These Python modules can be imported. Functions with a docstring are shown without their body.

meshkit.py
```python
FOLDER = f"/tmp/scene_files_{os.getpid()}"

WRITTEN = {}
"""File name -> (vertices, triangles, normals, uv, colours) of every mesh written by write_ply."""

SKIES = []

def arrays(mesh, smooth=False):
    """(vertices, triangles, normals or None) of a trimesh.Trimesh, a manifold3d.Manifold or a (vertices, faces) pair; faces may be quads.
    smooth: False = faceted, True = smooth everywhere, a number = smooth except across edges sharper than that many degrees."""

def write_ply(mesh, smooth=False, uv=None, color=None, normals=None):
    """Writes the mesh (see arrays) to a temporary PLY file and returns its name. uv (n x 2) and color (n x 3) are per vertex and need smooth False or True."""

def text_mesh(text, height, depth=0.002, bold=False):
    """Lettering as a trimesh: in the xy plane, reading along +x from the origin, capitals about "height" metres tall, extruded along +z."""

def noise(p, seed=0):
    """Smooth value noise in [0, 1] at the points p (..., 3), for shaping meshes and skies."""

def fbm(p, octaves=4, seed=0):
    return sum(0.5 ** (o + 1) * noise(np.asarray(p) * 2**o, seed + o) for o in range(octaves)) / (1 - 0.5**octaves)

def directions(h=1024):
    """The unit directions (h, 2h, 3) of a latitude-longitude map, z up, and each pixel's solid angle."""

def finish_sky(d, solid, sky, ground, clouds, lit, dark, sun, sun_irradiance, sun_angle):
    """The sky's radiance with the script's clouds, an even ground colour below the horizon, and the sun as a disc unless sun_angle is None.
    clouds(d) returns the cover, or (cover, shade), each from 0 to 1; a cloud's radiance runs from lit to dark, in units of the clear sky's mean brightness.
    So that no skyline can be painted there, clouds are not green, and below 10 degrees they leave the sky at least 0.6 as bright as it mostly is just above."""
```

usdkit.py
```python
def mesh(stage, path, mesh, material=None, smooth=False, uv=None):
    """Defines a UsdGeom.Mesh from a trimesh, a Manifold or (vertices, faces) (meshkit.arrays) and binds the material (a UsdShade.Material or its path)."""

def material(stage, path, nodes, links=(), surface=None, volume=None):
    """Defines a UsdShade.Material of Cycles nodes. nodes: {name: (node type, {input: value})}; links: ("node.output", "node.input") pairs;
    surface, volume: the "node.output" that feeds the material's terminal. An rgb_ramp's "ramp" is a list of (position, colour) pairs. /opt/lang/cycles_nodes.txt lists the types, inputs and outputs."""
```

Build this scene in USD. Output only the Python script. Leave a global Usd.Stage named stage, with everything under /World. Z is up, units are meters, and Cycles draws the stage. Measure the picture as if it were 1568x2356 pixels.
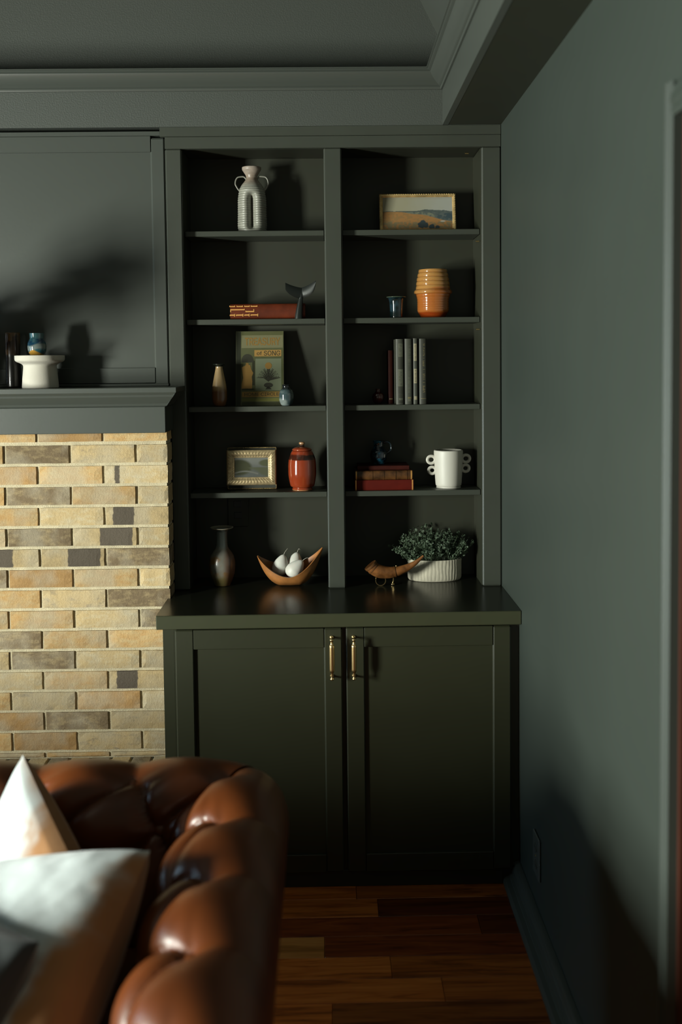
import math, random
import numpy as np, trimesh, manifold3d, usdkit, meshkit
from scipy.spatial import ConvexHull
from shapely.geometry import Polygon
from pxr import Usd, UsdGeom, UsdLux, UsdShade, Gf, Sdf, Vt

random.seed(7); RNG = np.random.default_rng(7)
PI = math.pi
stage = Usd.Stage.CreateInMemory()
UsdGeom.SetStageUpAxis(stage, 'Z'); UsdGeom.SetStageMetersPerUnit(stage, 1.0)
UsdGeom.Xform.Define(stage, '/World'); UsdGeom.Scope.Define(stage, '/World/Looks')

# ---------------------------------------------------------------- camera
FPX, CY = 2287.0, 960.2                      # focal length and principal row in pixels of a 1568 x 2356 picture
yaw, pit, rol = 0.0146, 0.0557, -0.0110
EYE = np.array([-0.5873, -3.3208, 1.6355])
fw = np.array([math.sin(yaw)*math.cos(pit), math.cos(yaw)*math.cos(pit), -math.sin(pit)])
r0 = np.array([math.cos(yaw), -math.sin(yaw), 0]); u0 = np.cross(r0, fw)
rt = r0*math.cos(rol)+u0*math.sin(rol); up = -r0*math.sin(rol)+u0*math.cos(rol)
cam = UsdGeom.Camera.Define(stage, '/World/camera')
m = np.eye(4); m[0, :3] = rt; m[1, :3] = up; m[2, :3] = -fw; m[3, :3] = EYE
cam.AddTransformOp().Set(Gf.Matrix4d(m.tolist()))
cam.CreateHorizontalApertureAttr(24.0); cam.CreateVerticalApertureAttr(24.0*2356/1568)
cam.CreateFocalLengthAttr(FPX/1568*24.0)
cam.CreateVerticalApertureOffsetAttr(-(1178-CY)/1568*24.0)
cam.CreateClippingRangeAttr(Gf.Vec2f(0.05, 100))
cam.CreateFStopAttr(2.0); cam.CreateFocusDistanceAttr(3.36)
cam.CreateExposureAttr(0.0)

# ---------------------------------------------------------------- daylight: two windows
def rect_light(name, loc, aim, w, h, inten, col):
    l = UsdLux.RectLight.Define(stage, '/World/'+name)
    l.CreateWidthAttr(w); l.CreateHeightAttr(h); l.CreateIntensityAttr(inten); l.CreateColorAttr(Gf.Vec3f(*col))
    z = -np.array(aim, float); z /= np.linalg.norm(z)
    x = np.cross([0, 0, 1.0], z); x /= np.linalg.norm(x); y = np.cross(z, x)
    mm = np.eye(4); mm[0, :3] = x; mm[1, :3] = y; mm[2, :3] = z; mm[3, :3] = loc
    l.AddTransformOp().Set(Gf.Matrix4d(mm.tolist()))
XL = -4.0                                             # left wall, with two windows
W1Y, W1W, W1Z0, W1Z1 = -2.70, 0.72, 0.66, 1.84         # main window
W2Y, W2W, W2Z0, W2Z1 = -0.85, 0.5, 0.45, 1.8          # small window next to the chimney breast
rect_light('daylight_main', (XL-.14, W1Y, (W1Z0+W1Z1)/2), (1, 0, 0), W1W, W1Z1-W1Z0, 232.0, (0.97, 1.0, 0.90))
rect_light('daylight_side', (XL-.14, W2Y, (W2Z0+W2Z1)/2), (1, 0, 0), W2W, W2Z1-W2Z0, 15.0, (0.5, 0.78, 1.0))

ALB = 0.62        # every pigment is this much darker than its swatch below
# ---------------------------------------------------------------- materials
MATS = {}
def mat(name, nodes, links, surface='p.BSDF'):
    MATS[name] = usdkit.material(stage, '/World/Looks/'+name, nodes, links, surface=surface)
    return MATS[name]
def A_(c): return tuple(np.asarray(c, float)*ALB)
def simple(name, col, rough=0.5, spec=0.5, metal=0.0, var=0.0, scale=20, bump=0.0, bscale=200, bdist=0.002, coat=0.0, space='object', detail=3, sheen=0.0, extra=None):
    if metal < .5: col = A_(col)
    p = {'base_color': col, 'roughness': rough, 'specular_ior_level': spec, 'metallic': metal, 'coat_weight': coat, 'coat_roughness': 0.06}
    if sheen: p['sheen_weight'] = sheen; p['sheen_roughness'] = 0.4
    if extra: p.update(extra)
    nodes = {'p': ('principled_bsdf', p)}; links = []
    if space == 'object': nodes['tc'] = ('texture_coordinate', {}); src = 'tc.object'
    else: nodes['tc'] = ('geometry', {}); src = 'tc.position'
    if var:
        nodes['n'] = ('noise_texture', {'scale': scale, 'detail': detail}); links.append((src, 'n.vector'))
        c = np.array(col)
        nodes['r'] = ('rgb_ramp', {'ramp': [(0.3, tuple(c*(1-var))), (0.7, tuple(np.minimum(c*(1+var), 1)))]})
        links += [('n.fac', 'r.fac'), ('r.color', 'p.base_color')]
    if bump:
        nodes['bn'] = ('noise_texture', {'scale': bscale, 'detail': 2}); links.append((src, 'bn.vector'))
        nodes['b'] = ('bump', {'strength': bump, 'distance': bdist}); links += [('bn.fac', 'b.height'), ('b.normal', 'p.normal')]
    return mat(name, nodes, links)
def vcol(name, rough=0.5, spec=0.5, coat=0.0, nscale=0, namt=0.15, bump=0.0, bscale=200, bdist=0.001, sheen=0.0, metal=0.0):
    p = {'roughness': rough, 'specular_ior_level': spec, 'coat_weight': coat, 'coat_roughness': 0.05, 'metallic': metal}
    if sheen: p['sheen_weight'] = sheen
    nodes = {'a': ('attribute', {'attribute': 'Cd'}), 'p': ('principled_bsdf', p), 'tc': ('texture_coordinate', {})}
    links = []
    if nscale:
        nodes['n'] = ('noise_texture', {'scale': nscale, 'detail': 4})
        nodes['r'] = ('rgb_ramp', {'ramp': [(0.3, (1-namt,)*3), (0.7, (1+0*namt,)*3)]})
        nodes['m'] = ('mix_color', {'blend_type': 'multiply', 'fac': 1.0})
        links += [('tc.object', 'n.vector'), ('n.fac', 'r.fac'), ('a.color', 'm.a'), ('r.color', 'm.b'), ('m.result', 'p.base_color')]
    else: links.append(('a.color', 'p.base_color'))
    if bump:
        nodes['bn'] = ('noise_texture', {'scale': bscale, 'detail': 2}); nodes['b'] = ('bump', {'strength': bump, 'distance': bdist})
        links += [('tc.object', 'bn.vector'), ('bn.fac', 'b.height'), ('b.normal', 'p.normal')]
    return mat(name, nodes, links)

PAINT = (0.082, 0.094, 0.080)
simple('wall_paint', PAINT, rough=0.55, var=0.05, scale=3, bump=0.25, bscale=260, bdist=0.002, space='world')
simple('textured_paint', PAINT, rough=0.55, bump=0.28, bscale=210, bdist=0.003, space='world')
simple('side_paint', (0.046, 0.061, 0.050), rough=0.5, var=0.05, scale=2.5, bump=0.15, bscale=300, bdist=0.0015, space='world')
simple('trim_paint', PAINT, rough=0.38, bump=0.04, bscale=120, space='world')
simple('shaded_inside_paint', (0.030, 0.034, 0.019), rough=0.5, var=0.04, scale=8, space='world')  # bookcase green darkened: shade of the shelf recesses is put into this colour
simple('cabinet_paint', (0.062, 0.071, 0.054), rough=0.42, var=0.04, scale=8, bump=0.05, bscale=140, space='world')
simple('shaded_base_paint', (0.034, 0.038, 0.018), rough=0.42, var=0.04, scale=8, bump=0.05, bscale=140, space='world')  # same green as the trim, darkened to paint in the shade on the cabinet
simple('edge_paint', (0.056, 0.062, 0.030), rough=0.4, space='world', var=0.04, scale=8)
simple('counter_paint', (0.020, 0.022, 0.014), rough=0.26, spec=0.32, bump=0.02, bscale=90, space='world')
simple('mortar', (0.78, 0.68, 0.46), rough=0.95, spec=0.1, var=0.12, scale=30, bump=0.6, bscale=260, bdist=0.003, space='world')
simple('brass', (0.80, 0.58, 0.27), rough=0.28, metal=1.0)
simple('dark_glass_night', (0.02, 0.02, 0.02), rough=0.3)
simple('red_door', (0.07, 0.018, 0.008), rough=0.45, var=0.15, scale=6)
simple('outlet_plastic', (0.10, 0.115, 0.10), rough=0.4)
simple('black_plastic', (0.015, 0.015, 0.014), rough=0.4)
simple('leather', (0.145, 0.034, 0.004), rough=0.37, spec=0.5, var=0.22, scale=9, bump=0.10, bscale=420, bdist=0.0015)
simple('dark_wood_leg', (0.03, 0.014, 0.007), rough=0.4)

# ---------------------------------------------------------------- prim helpers
USED = {}
def numbered(parent, name):
    k = (parent, name); n = USED.get(k, 0); USED[k] = n+1
    return name if n == 0 else f'{name}_{n:03d}'
def setdata(prim, label=None, cat=None, group=None, kind=None):
    for k, v in (('label', label), ('category', cat), ('group', group), ('kind', kind)):
        if v: prim.SetCustomDataByKey(k, v)
def thing(name, label=None, cat=None, loc=(0, 0, 0), rot=(0, 0, 0), group=None, kind=None, matrix=None):
    p = '/World/'+numbered('/World', name)
    x = UsdGeom.Xform.Define(stage, p)
    if matrix is not None: x.AddTransformOp().Set(Gf.Matrix4d(np.asarray(matrix).T.tolist()))
    else:
        x.AddTranslateOp().Set(Gf.Vec3d(*map(float, loc)))
        if any(rot): x.AddRotateXYZOp().Set(Gf.Vec3f(*map(float, rot)))
    setdata(x.GetPrim(), label, cat, group, kind)
    return p
def part(parent, name, mesh, material, smooth=35, cd=None, label=None, kind=None, loc=None):
    p = parent+'/'+numbered(parent, name)
    g = usdkit.mesh(stage, p, mesh, MATS[material], smooth=smooth)
    if cd is not None:
        UsdGeom.PrimvarsAPI(g).CreatePrimvar('Cd', Sdf.ValueTypeNames.Color3fArray, 'vertex').Set(Vt.Vec3fArray.FromNumpy(np.asarray(cd, np.float32)*ALB))
    if loc is not None: g.AddTranslateOp().Set(Gf.Vec3d(*map(float, loc)))
    setdata(g.GetPrim(), label, None, None, kind)
    return p
def struct(name, mesh, material, smooth=35):
    return part('/World', name, mesh, material, smooth, kind='structure')
def sgroup(name): return thing(name, kind='structure')

# ---------------------------------------------------------------- shape helpers
def T(v, f): return trimesh.Trimesh(np.asarray(v, float), np.asarray(f, int), process=False)
def cat(*ms): return trimesh.util.concatenate([x for x in ms])
def hull(pts):
    return trimesh.convex.convex_hull(np.asarray(pts, float))
def box(x0, x1, y0, y1, z0, z1, b=0.0):
    if x0 > x1: x0, x1 = x1, x0
    if y0 > y1: y0, y1 = y1, y0
    if b <= 0:
        t = trimesh.creation.box([x1-x0, y1-y0, z1-z0]); t.apply_translation([(x0+x1)/2, (y0+y1)/2, (z0+z1)/2]); return t
    b = min(b, (x1-x0)/2.2, (y1-y0)/2.2, (z1-z0)/2.2)
    p = []
    for x, sx in ((x0, 1), (x1, -1)):
        for y, sy in ((y0, 1), (y1, -1)):
            for z, sz in ((z0, 1), (z1, -1)):
                p += [(x, y+sy*b, z+sz*b), (x+sx*b, y, z+sz*b), (x+sx*b, y+sy*b, z)]
    return hull(p)
def grid_faces(n, m, wrap_u=False, wrap_v=False):
    f = []
    nu = n if wrap_u else n-1; nv = m if wrap_v else m-1
    i, j = np.meshgrid(np.arange(nu), np.arange(nv), indexing='ij')
    a = i*m+j; b = ((i+1) % n)*m+j; c = ((i+1) % n)*m+(j+1) % m; d = i*m+(j+1) % m
    return np.vstack([np.stack([a, b, c], -1).reshape(-1, 3), np.stack([a, c, d], -1).reshape(-1, 3)])
def lathe(prof, n=48, fn=None):
    """prof [(r, z)] from the bottom outside up (and down the inside). fn(theta, r, z) -> r, or a vertex map."""
    prof = np.asarray(prof, float); k = len(prof)
    th = np.arange(n)*2*PI/n
    R = prof[:, 0][None, :]*np.ones((n, 1)); Zz = prof[:, 1][None, :]*np.ones((n, 1)); TH = th[:, None]*np.ones((1, k))
    if fn is not None: R = fn(TH, R, Zz)
    v = np.stack([R*np.cos(TH), R*np.sin(TH), Zz], -1).reshape(-1, 3)
    f = grid_faces(n, k, wrap_u=True)
    return T(v, f)
def spl(prof, n=60):
    """smooth curve through 2-d points"""
    from scipy.interpolate import PchipInterpolator
    p = np.asarray(prof, float); s = np.r_[0, np.cumsum(np.linalg.norm(np.diff(p, axis=0), axis=1))]
    t = np.linspace(0, s[-1], n)
    return np.stack([PchipInterpolator(s, p[:, i])(t) for i in range(p.shape[1])], 1)
def vessel(prof, wall=0.003, n=48, m=60, depth=0.8, fn=None):
    """outer profile bottom to rim -> closed pot with an inside"""
    o = spl(prof, m); top = o[-1]
    inner = [(max(r-wall, 0.001), z) for r, z in o[::-1] if z > top[1]*(1-depth)]
    p = np.vstack([[(0.0, o[0][1])], o, inner, [(0.0, inner[-1][1])]])
    return lathe(p, n, fn)
def tube(pts, rad, n=10, closed=False, caps=True):
    pts = np.asarray(pts, float); k = len(pts); rad = np.broadcast_to(np.asarray(rad, float), (k,))
    tg = np.gradient(pts, axis=0) if not closed else np.roll(pts, -1, 0)-np.roll(pts, 1, 0)
    tg /= np.linalg.norm(tg, axis=1)[:, None]+1e-12
    ref = np.array([0, 0, 1.0]) if abs(tg[0][2]) < 0.9 else np.array([1.0, 0, 0])
    nrm = np.cross(tg[0], ref); nrm /= np.linalg.norm(nrm); V = []
    for i in range(k):
        nrm = nrm-tg[i]*(nrm@tg[i]); nrm /= np.linalg.norm(nrm)+1e-12
        b = np.cross(tg[i], nrm); a = np.arange(n)*2*PI/n
        V.append(pts[i]+rad[i]*(np.cos(a)[:, None]*nrm+np.sin(a)[:, None]*b))
    v = np.vstack(V); f = grid_faces(k, n, wrap_u=closed, wrap_v=True)
    if caps and not closed:
        v = np.vstack([v, pts[0], pts[-1]]); a = np.arange(n)
        f = np.vstack([f, np.stack([np.full(n, k*n), a, (a+1) % n], 1), np.stack([np.full(n, k*n+1), (k-1)*n+(a+1) % n, (k-1)*n+a], 1)])
    return T(v, f)
def extrude_profile(prof, axis, a0, a1):
    """closed 2-d profile swept straight. axis 'x': prof is (y, z); axis 'y': prof is (x, z)"""
    g = trimesh.creation.extrude_polygon(Polygon(prof), a1-a0, engine='earcut')
    v = g.vertices.copy()
    if axis == 'x': g.vertices = np.stack([v[:, 2]+a0, v[:, 0], v[:, 1]], 1)
    else: g.vertices = np.stack([v[:, 0], v[:, 2]+a0, v[:, 1]], 1)
    g.fix_normals(); return g
def poly(pts, depth):
    return trimesh.creation.extrude_polygon(Polygon(pts), depth, engine='earcut')
def xf(mesh, M):
    mm = mesh.copy(); mm.apply_transform(M); return mm
def move(mesh, x=0, y=0, z=0):
    mm = mesh.copy(); mm.apply_translation([x, y, z]); return mm
def rotm(ax, deg): return trimesh.transformations.rotation_matrix(math.radians(deg), ax)
def ball(r, sub=2, s=(1, 1, 1)):
    t = trimesh.creation.icosphere(sub, r); t.vertices *= s; return t
def colgrid(w, h, nx, ny, fn):
    """flat print: a grid in the x-z plane facing -y with a colour at each vertex. fn(u, v) -> (n, 3), v up"""
    u, v = np.meshgrid(np.linspace(0, 1, nx), np.linspace(0, 1, ny), indexing='ij')
    V = np.stack([(u-0.5)*w, np.zeros_like(u), v*h], -1).reshape(-1, 3)
    return T(V, grid_faces(nx, ny)), fn(u.ravel(), v.ravel())
def n2(u, v, s, seed=0): return meshkit.fbm(np.stack([u*s, v*s, np.full_like(u, seed*3.7)], -1), 4, seed)
def mixc(a, b, t):
    t = np.clip(np.asarray(t, float), 0, 1)[:, None]; return np.asarray(a)*(1-t)+np.asarray(b)*t
def ss(x, a, b):
    t = np.clip((np.asarray(x, float)-a)/(b-a), 0, 1); return t*t*(3-2*t)

# ================================================================= THE SETTING
YB, ZC = -5.2, 3.3
# floor: planks where the camera sees them, on a dark base
fl = sgroup('floor')
part(fl, 'subfloor', box(XL-.2, 0.2, YB-.2, 0.4, -0.10, -0.018), 'dark_wood_leg', smooth=False)
def wood(name, c1, c2, c3):
    return mat(name, {'tc': ('texture_coordinate', {}), 'oi': ('object_info', {}), 'mp': ('mapping', {'scale': (1.2, 14, 14)}),
        'vs': ('vector_math', {'math_type': 'scale', 'vector1': (9.1, 5.3, 3.7)}), 'va': ('vector_math', {'math_type': 'add'}),
        'n': ('noise_texture', {'scale': 2.2, 'detail': 6, 'roughness': 0.6, 'distortion': 1.2}),
        'r': ('rgb_ramp', {'ramp': [(0.30, A_(c1)), (0.48, A_(c2)), (0.72, A_(c3))]}),
        'hs': ('hsv', {'saturation': 1.0}), 'mr': ('map_range', {'to_min': 0.55, 'to_max': 1.35}),
        'b': ('bump', {'strength': 0.08, 'distance': 0.002}),
        'p': ('principled_bsdf', {'roughness': 0.36, 'specular_ior_level': 0.4})},
        [('oi.random', 'vs.scale'), ('vs.vector', 'va.vector1'), ('tc.object', 'va.vector2'), ('va.vector', 'mp.vector'), ('mp.vector', 'n.vector'),
         ('n.fac', 'r.fac'), ('r.color', 'hs.color'), ('oi.random', 'mr.value'), ('mr.result', 'hs.value'), ('hs.color', 'p.base_color'), ('n.fac', 'b.height'), ('b.normal', 'p.normal')])
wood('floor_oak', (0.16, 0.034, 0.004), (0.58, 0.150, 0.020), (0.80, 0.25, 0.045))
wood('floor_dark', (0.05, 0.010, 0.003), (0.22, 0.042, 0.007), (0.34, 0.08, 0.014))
wood('floor_light', (0.32, 0.12, 0.02), (0.72, 0.28, 0.06), (0.90, 0.40, 0.10))
PH = 0.0985
edges = {0: [-0.45], 1: [-0.78, -0.16], 2: [-0.61], 3: [-0.43], 4: [-0.30], 5: [-0.59], 6: [-0.50, -0.1]}
for i in range(-1, 30):
    y1 = -0.376-PH*i; y0 = y1-PH
    es = edges.get(i, [-0.2-RNG.random()*0.5])
    xs = [0.02]+sorted(es, reverse=True)
    while xs[-1] > -2.3: xs.append(xs[-1]-0.35-RNG.random()*0.55)
    for k in range(len(xs)-1):
        mt = RNG.choice(['floor_oak', 'floor_oak', 'floor_dark', 'floor_light'])
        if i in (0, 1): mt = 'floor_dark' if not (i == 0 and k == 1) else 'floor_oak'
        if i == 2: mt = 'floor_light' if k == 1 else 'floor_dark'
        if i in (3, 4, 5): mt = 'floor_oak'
        cx = (xs[k]+xs[k+1])/2; w = xs[k]-xs[k+1]
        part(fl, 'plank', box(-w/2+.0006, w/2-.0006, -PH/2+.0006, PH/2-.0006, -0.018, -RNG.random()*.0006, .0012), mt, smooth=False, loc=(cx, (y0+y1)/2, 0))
simple('far_floor', (0.11, 0.04, 0.013), rough=0.4, var=0.4, scale=5, space='world')
part(fl, 'far_boards', box(XL, -2.9, YB, 0.2, -0.018, -0.0015), 'far_floor', smooth=False)
part(fl, 'far_boards', box(-2.9, 0.02, YB, -3.4, -0.018, -0.0015), 'far_floor', smooth=False)

# walls
wb = sgroup('wall_back')
part(wb, 'wall_panel', box(XL, 0.1, 0.235, 0.35, 0, 3.9), 'wall_paint', smooth=False)
part(wb, 'frieze', box(XL, 0.0, 0.0, 0.235, 2.412, 2.582), 'textured_paint', smooth=False)
part(wb, 'wall_panel', box(XL, -2.85, 0.0, 0.235, 0, 2.412), 'wall_paint', smooth=False)
part(wb, 'upper_wall', box(XL, 0.1, 0.18, 0.235, 2.582, 3.9), 'textured_paint', smooth=False)
wr = sgroup('wall_right')
DY0, DY1, DZ = -2.50, -1.671, 2.034     # door opening
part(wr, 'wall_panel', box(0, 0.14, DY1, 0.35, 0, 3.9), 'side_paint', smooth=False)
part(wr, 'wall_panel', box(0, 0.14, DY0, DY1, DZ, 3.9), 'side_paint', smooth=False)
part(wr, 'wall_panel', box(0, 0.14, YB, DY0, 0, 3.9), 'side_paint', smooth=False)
part('/World', 'baseboard_right', extrude_profile([(-.001, 0), (-.052, 0), (-.052, .010), (-.046, .020), (-.034, .024), (-.033, .030), (-.026, .034), (-.024, .052), (-.019, .058), (-.017, .066), (-.012, .070), (-.001, .072)], 'y', DY1+.06, -0.30), 'trim_paint', smooth=30, kind='structure')
# side window wall and rear window wall
wl = sgroup('wall_left')
for lo, hi, zl, zh in ((YB, W1Y-W1W/2, 0, 3.9), (W1Y+W1W/2, W2Y-W2W/2, 0, 3.9), (W2Y+W2W/2, .35, 0, 3.9), (W1Y-W1W/2, W1Y+W1W/2, 0, W1Z0), (W1Y-W1W/2, W1Y+W1W/2, W1Z1, 3.9), (W2Y-W2W/2, W2Y+W2W/2, 0, W2Z0), (W2Y-W2W/2, W2Y+W2W/2, W2Z1, 3.9)):
    part(wl, 'wall_panel', box(XL-.12, XL, lo, hi, zl, zh), 'wall_paint', smooth=False)
struct('wall_rear', box(XL, .14, YB-.12, YB, 0, 3.9), 'wall_paint', smooth=False)
mat('window_glass', {'t': ('transparent_bsdf', {}), 'g': ('glossy_bsdf', {'roughness': 0.0}), 'x': ('mix_closure', {'fac': 0.05})},
    [('t.BSDF', 'x.closure1'), ('g.BSDF', 'x.closure2')], surface='x.closure')
def window(n, plane, c, w, z0, z1, p):
    g = sgroup(f'window_{n}')
    def bb(a0, a1, q0, q1, zl, zh): return box(a0, a1, q0, q1, zl, zh, .003) if plane == 'y' else box(q0, q1, a0, a1, zl, zh, .003)
    lo, hi = c-w/2, c+w/2; zm = (z0+z1)/2
    for a in ((lo, lo+.05, z0, z1), (hi-.05, hi, z0, z1), (lo+.05, hi-.05, z0, z0+.05), (lo+.05, hi-.05, z1-.05, z1), (lo+.05, hi-.05, zm-.02, zm+.02)):
        part(g, 'sash', bb(a[0], a[1], p-.08, p-.04, a[2], a[3]), 'trim_paint')
    part(g, 'window_sill', bb(lo-.03, hi+.03, p-.02, p+.05, z0-.03, z0), 'trim_paint')
    for a in ((z0+.05, zm-.02), (zm+.02, z1-.05)):
        part(g, 'pane', bb(lo+.05, hi-.05, p-.064, p-.058, a[0], a[1]), 'window_glass', smooth=False)
window(1, 'x', W1Y, W1W, W1Z0, W1Z1, XL)
window(2, 'x', W2Y, W2W, W2Z0, W2Z1, XL)

# ceiling: dropped beam along the right wall, raised ceiling beyond with a sloping flank
bm = sgroup('beam')
part(bm, 'beam_side', box(-0.1935, -0.175, YB, 0.0, 2.412, 2.582), 'trim_paint', smooth=False)
part(bm, 'soffit', box(-0.175, 0.0, YB, 0.0, 2.4125, 2.582), 'shaded_inside_paint', smooth=False)  # shade of the underside painted in with the darkened green
ce = sgroup('ceiling')
part(ce, 'ceiling_panel', box(XL, -0.44, YB, 0.18, ZC, ZC+.1), 'textured_paint', smooth=False)
part(ce, 'ceiling_slope', extrude_profile([(-.097, 2.582), (0, 2.582), (0, ZC+.1), (-.46, ZC+.1), (-.462, ZC)], 'y', YB, 0.18), 'trim_paint', smooth=False)
def crown(t0):   # (offset from the wall, height)
    zb, zt = 2.5265, 2.585
    return [(0.0, zb), (.006, zb), (.008, zb+.004), (.008, zb+.008), (.013, zb+.010), (.016, zb+.014), (.024, zb+.020), (.034, zb+.031), (.042, zb+.042), (.044, zb+.048), (.050, zb+.050), (.053, zb+.052), (.053, zb+.0545), (.058, zb+.0555), (.058, zt), (0.0, zt)]
cp = crown(0)
def crown_run(along, a0, a1, base, mitre):
    """swept moulding; mitre = the end that is cut at 45 degrees (a1)"""
    k = len(cp); V = []
    for end in (0, 1):
        for o, z in cp:
            if along == 'x': V.append(((a0 if end == 0 else a1-o), base-o, z))
            else: V.append((base-o, (a0 if end == 0 else a1-o), z))
    V = np.array(V); f = []
    for i in range(k):
        j = (i+1) % k; f += [(i, j, k+j), (i, k+j, k+i)]
    t = T(V, f); t.fix_normals(); return t
struct('trim_1', crown_run('x', XL, -0.1935, 0.0, True), 'trim_paint', smooth=40)
struct('trim_2', crown_run('y', YB, 0.0, -0.1935, True), 'trim_paint', smooth=40)

# door on the right wall with its casing
dr = sgroup('door_1')
cas = [(0, 0), (-.006, 0), (-.008, .006), (-.012, .010), (-.012, .018), (-.016, .022), (-.018, .034), (-.014, .042), (-.016, .048), (-.012, .057), (0, .057)]
def casing_v(y_in, sgn):
    P = [(x, y_in+sgn*d) for x, d in [(a, .057-b) for a, b in cas]][::-1]
    g = trimesh.creation.extrude_polygon(Polygon(P), DZ+.057, engine='earcut'); return g
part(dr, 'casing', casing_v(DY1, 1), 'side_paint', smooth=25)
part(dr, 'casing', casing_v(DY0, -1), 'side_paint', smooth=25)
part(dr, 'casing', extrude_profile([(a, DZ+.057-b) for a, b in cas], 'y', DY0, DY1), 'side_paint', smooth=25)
for y in (DY0, DY1-.012): part(dr, 'jamb', box(0.004, .14, y, y+.012, 0, DZ), 'red_door')
part(dr, 'jamb', box(0.004, .14, DY0+.012, DY1-.012, DZ-.012, DZ), 'red_door')
part(dr, 'stop', box(.012, .030, DY1-.024, DY1-.012, 0, DZ-.012, .002), 'red_door')
part(dr, 'door_leaf', box(.034, .074, DY0+.014, DY1-.013, .006, DZ-.014, .003), 'red_door', label='dark red-brown wooden door leaf')
for zl, zh in ((.2, .85), (1.05, 1.85)):
    part(dr, 'door_panel', box(.029, .036, DY0+.13, DY1-.13, zl, zh, .006), 'red_door')
part(dr, 'door_handle', cat(tube([(.034, DY0+.07, 1.0), (-.02, DY0+.07, 1.0)], .009), move(ball(.025), -.03, DY0+.07, 1.0)), 'brass')

# wall outlet
t = thing('wall_outlet', 'painted double socket plate low on the right wall', 'wall outlet', loc=(0, -0.572, 0.165))
part(t, 'cover_plate', box(-.007, -.0005, -.041, .041, 0, .122, .003), 'outlet_plastic')
for z in (.036, .086):
    part(t, 'receptacle', xf(extrude_profile([(math.cos(a)*.017, math.sin(a)*.014) for a in np.arange(16)*PI/8], 'x', -.0095, -.006), trimesh.transformations.translation_matrix([0, 0, z])), 'outlet_plastic')
    part(t, 'slot', cat(box(-.0101, -.009, -.008, -.006, z-.004, z+.005), box(-.0101, -.009, .006, .008, z-.004, z+.005)), 'black_plastic', smooth=False)
part(t, 'screw', move(xf(trimesh.creation.cylinder(.003, .002, sections=12), rotm([0, 1, 0], 90)), -.0075, 0, .061), 'brass')

# ================================================================= BUILT-INS
SH = [2.0765, 1.7825, 1.4885, 1.1960]; CT = 0.872; BK = 0.195
OL, OR = (-1.054, -0.587), (-0.528, -0.065)
t = thing('bookcase', 'dark green built-in bookcase with two bays of open shelves', 'bookcase', loc=(0, 0, 0))
part(t, 'stile', box(-1.108, OL[0], 0, .02, CT, 2.341, .0044), 'cabinet_paint')
part(t, 'stile', box(OL[1], OR[0], 0, .02, CT, 2.341, .0044), 'cabinet_paint')
part(t, 'stile', box(OR[1], -.001, 0, .02, CT, 2.341, .0044), 'cabinet_paint')
part(t, 'top_rail', box(-1.108, -.001, 0, .02, 2.341, 2.380, .0012), 'cabinet_paint')
part(t, 'top_trim', box(-1.124, -.001, -.0015, .02, 2.3806, 2.4115, .001), 'cabinet_paint')
part(t, 'back_panel', box(-1.10, -.001, BK, BK+.012, CT, 2.40), 'shaded_inside_paint')
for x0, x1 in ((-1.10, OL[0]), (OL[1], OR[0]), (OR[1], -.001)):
    part(t, 'side_panel', box(x0, x1, .0205, BK, CT, 2.341), 'shaded_inside_paint', smooth=False)
part(t, 'head_panel', box(-1.10, -.001, .0205, BK, 2.345, 2.40), 'shaded_inside_paint', smooth=False)
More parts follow.
